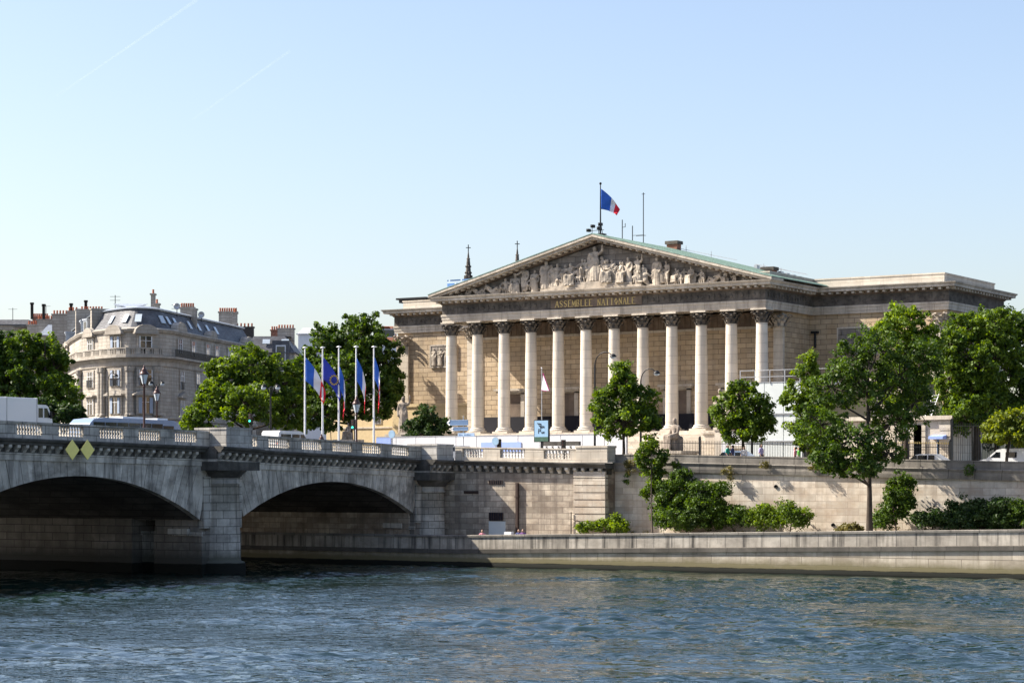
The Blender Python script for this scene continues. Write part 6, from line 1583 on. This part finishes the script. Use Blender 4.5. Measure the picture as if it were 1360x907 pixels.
for i,(px,py,rx,ry,lab,mt) in enumerate(((838,620,8,9,'hanging ivy clump at the left end of the parapet','leaf_dry'),(834,634,3,7,'ivy tail hanging below the left clump','leaf_mid'),(968,628,6,10,'hanging plant on the ledge right of the big bush','leaf_dry'),(1020,617,8,3,'dry tuft on the ledge under the lilac shirted person','leaf_dry'),(1085,619,9,3,'dry tuft on the ledge below the bright tree','leaf_dry'),(900,617,5,4,'green tuft on the ledge above the largest bush','leaf_mid'),(1289,624,5,6,'small dark plant on the right part of the ledge','leaf_dark'))):
    tuft(px,py,rx,ry,lab,M[mt],40+i)
bush('yellow flowering hedge behind the balustrade near the flagpoles', [(432,577,24,7),(455,574,14,9)], M['leaf_yellow'], 31, 'hedges by the flagpoles', .25, 1.2, 'hedge', 205)
# raise that hedge to street level
for o in COL.objects:
    if o.name.startswith('hedge'): o.location.z = 9.0; 
# distant greenery behind the right side
b_ = [bl(1290,560,60,40,215),bl(1370,560,60,45,215)]
tr('background_tree','dark tree filling the gap behind the tall iron railing','tree',at(1320,217),b_,M['leaf_deep'],33,.36,.9,.3)
tr('background_tree','dark tree low behind the bridge at the foot of the left trees','tree',at(60,250),[bl(20,548,40,24,250),bl(75,552,40,20,250),bl(100,550,12,12,250)],M['leaf_deep'],34,.4,.9,.25)
print('LEAVES', NLEAF)
wr_ = random.Random(77); cs = []; rs = []
for i in range(150):
    u = wr_.uniform(-97,-30)
    if wr_.random() < .5+.5*math.sin(u*1.3): cs.append((u, 167.2-abs(wr_.gauss(0,.35)), zc(u)-.5+wr_.uniform(.05,.55))); rs.append(wr_.uniform(.12,.35))
V, lv = leaves(cs, rs, 20, .13, 78); o = bpy.data.objects.new('weeds', mesh_from_quads('weeds', V, lv, M['leaf_dry'], (-65,167,2))); o.location = (-65,167,2); COL.objects.link(o); tag(o, 'thin weeds and dry grass along the foot of the embankment wall', 'weeds'); struct(o, 'stuff')
# faint vapour trail high in the sky
t = NT('thin_vapour'); d_ = t.n('ShaderNodeBsdfDiffuse'); d_.inputs[0].default_value = (.9,.92,.95,1); tp = t.n('ShaderNodeBsdfTransparent'); lw = t.n('ShaderNodeLayerWeight', i_Blend=.5)
nz = t.noise(t.n('ShaderNodeNewGeometry').outputs['Position'], .004, 4, .6)
al = t.math('MULTIPLY', t.math('MULTIPLY', t.math('POWER', t.math('SUBTRACT', 1.0, lw.outputs['Facing']), 1.5), .03), t.ramp(nz, [(.3,.35),(.65,1)]))
tl = t.n('ShaderNodeBsdfTranslucent'); tl.inputs[0].default_value = (.9,.92,.95,1); ad = t.n('ShaderNodeAddShader'); t.l(d_.outputs[0], ad.inputs[0]); t.l(tl.outputs[0], ad.inputs[1])
mx = t.n('ShaderNodeMixShader'); t.l(al, mx.inputs[0]); t.l(tp.outputs[0], mx.inputs[1]); t.l(ad.outputs[0], mx.inputs[2]); t.l(mx.outputs[0], t.out.inputs[0])
for (p0, p1, w0, lab) in (((75,128),(262,0),9,'faint long vapour trail crossing the upper left sky'),((255,160),(385,68),7,'fainter short vapour trail right of the long one')):
    T0 = 20000; b = MB(); pts = []
    for k in range(13):
        k_ = k/12; px = lerp(p0[0],p1[0],k_); py = lerp(p0[1],p1[1],k_); u, v = on_t(px,T0); pts.append((u,v,zz(py,T0)))
    b.tube(pts,[w0*(.5+.1*i) for i in range(13)],16); o = b.build('vapour_trail', t.m, None); tag(o, lab, 'vapour trail')
    o.visible_shadow = True
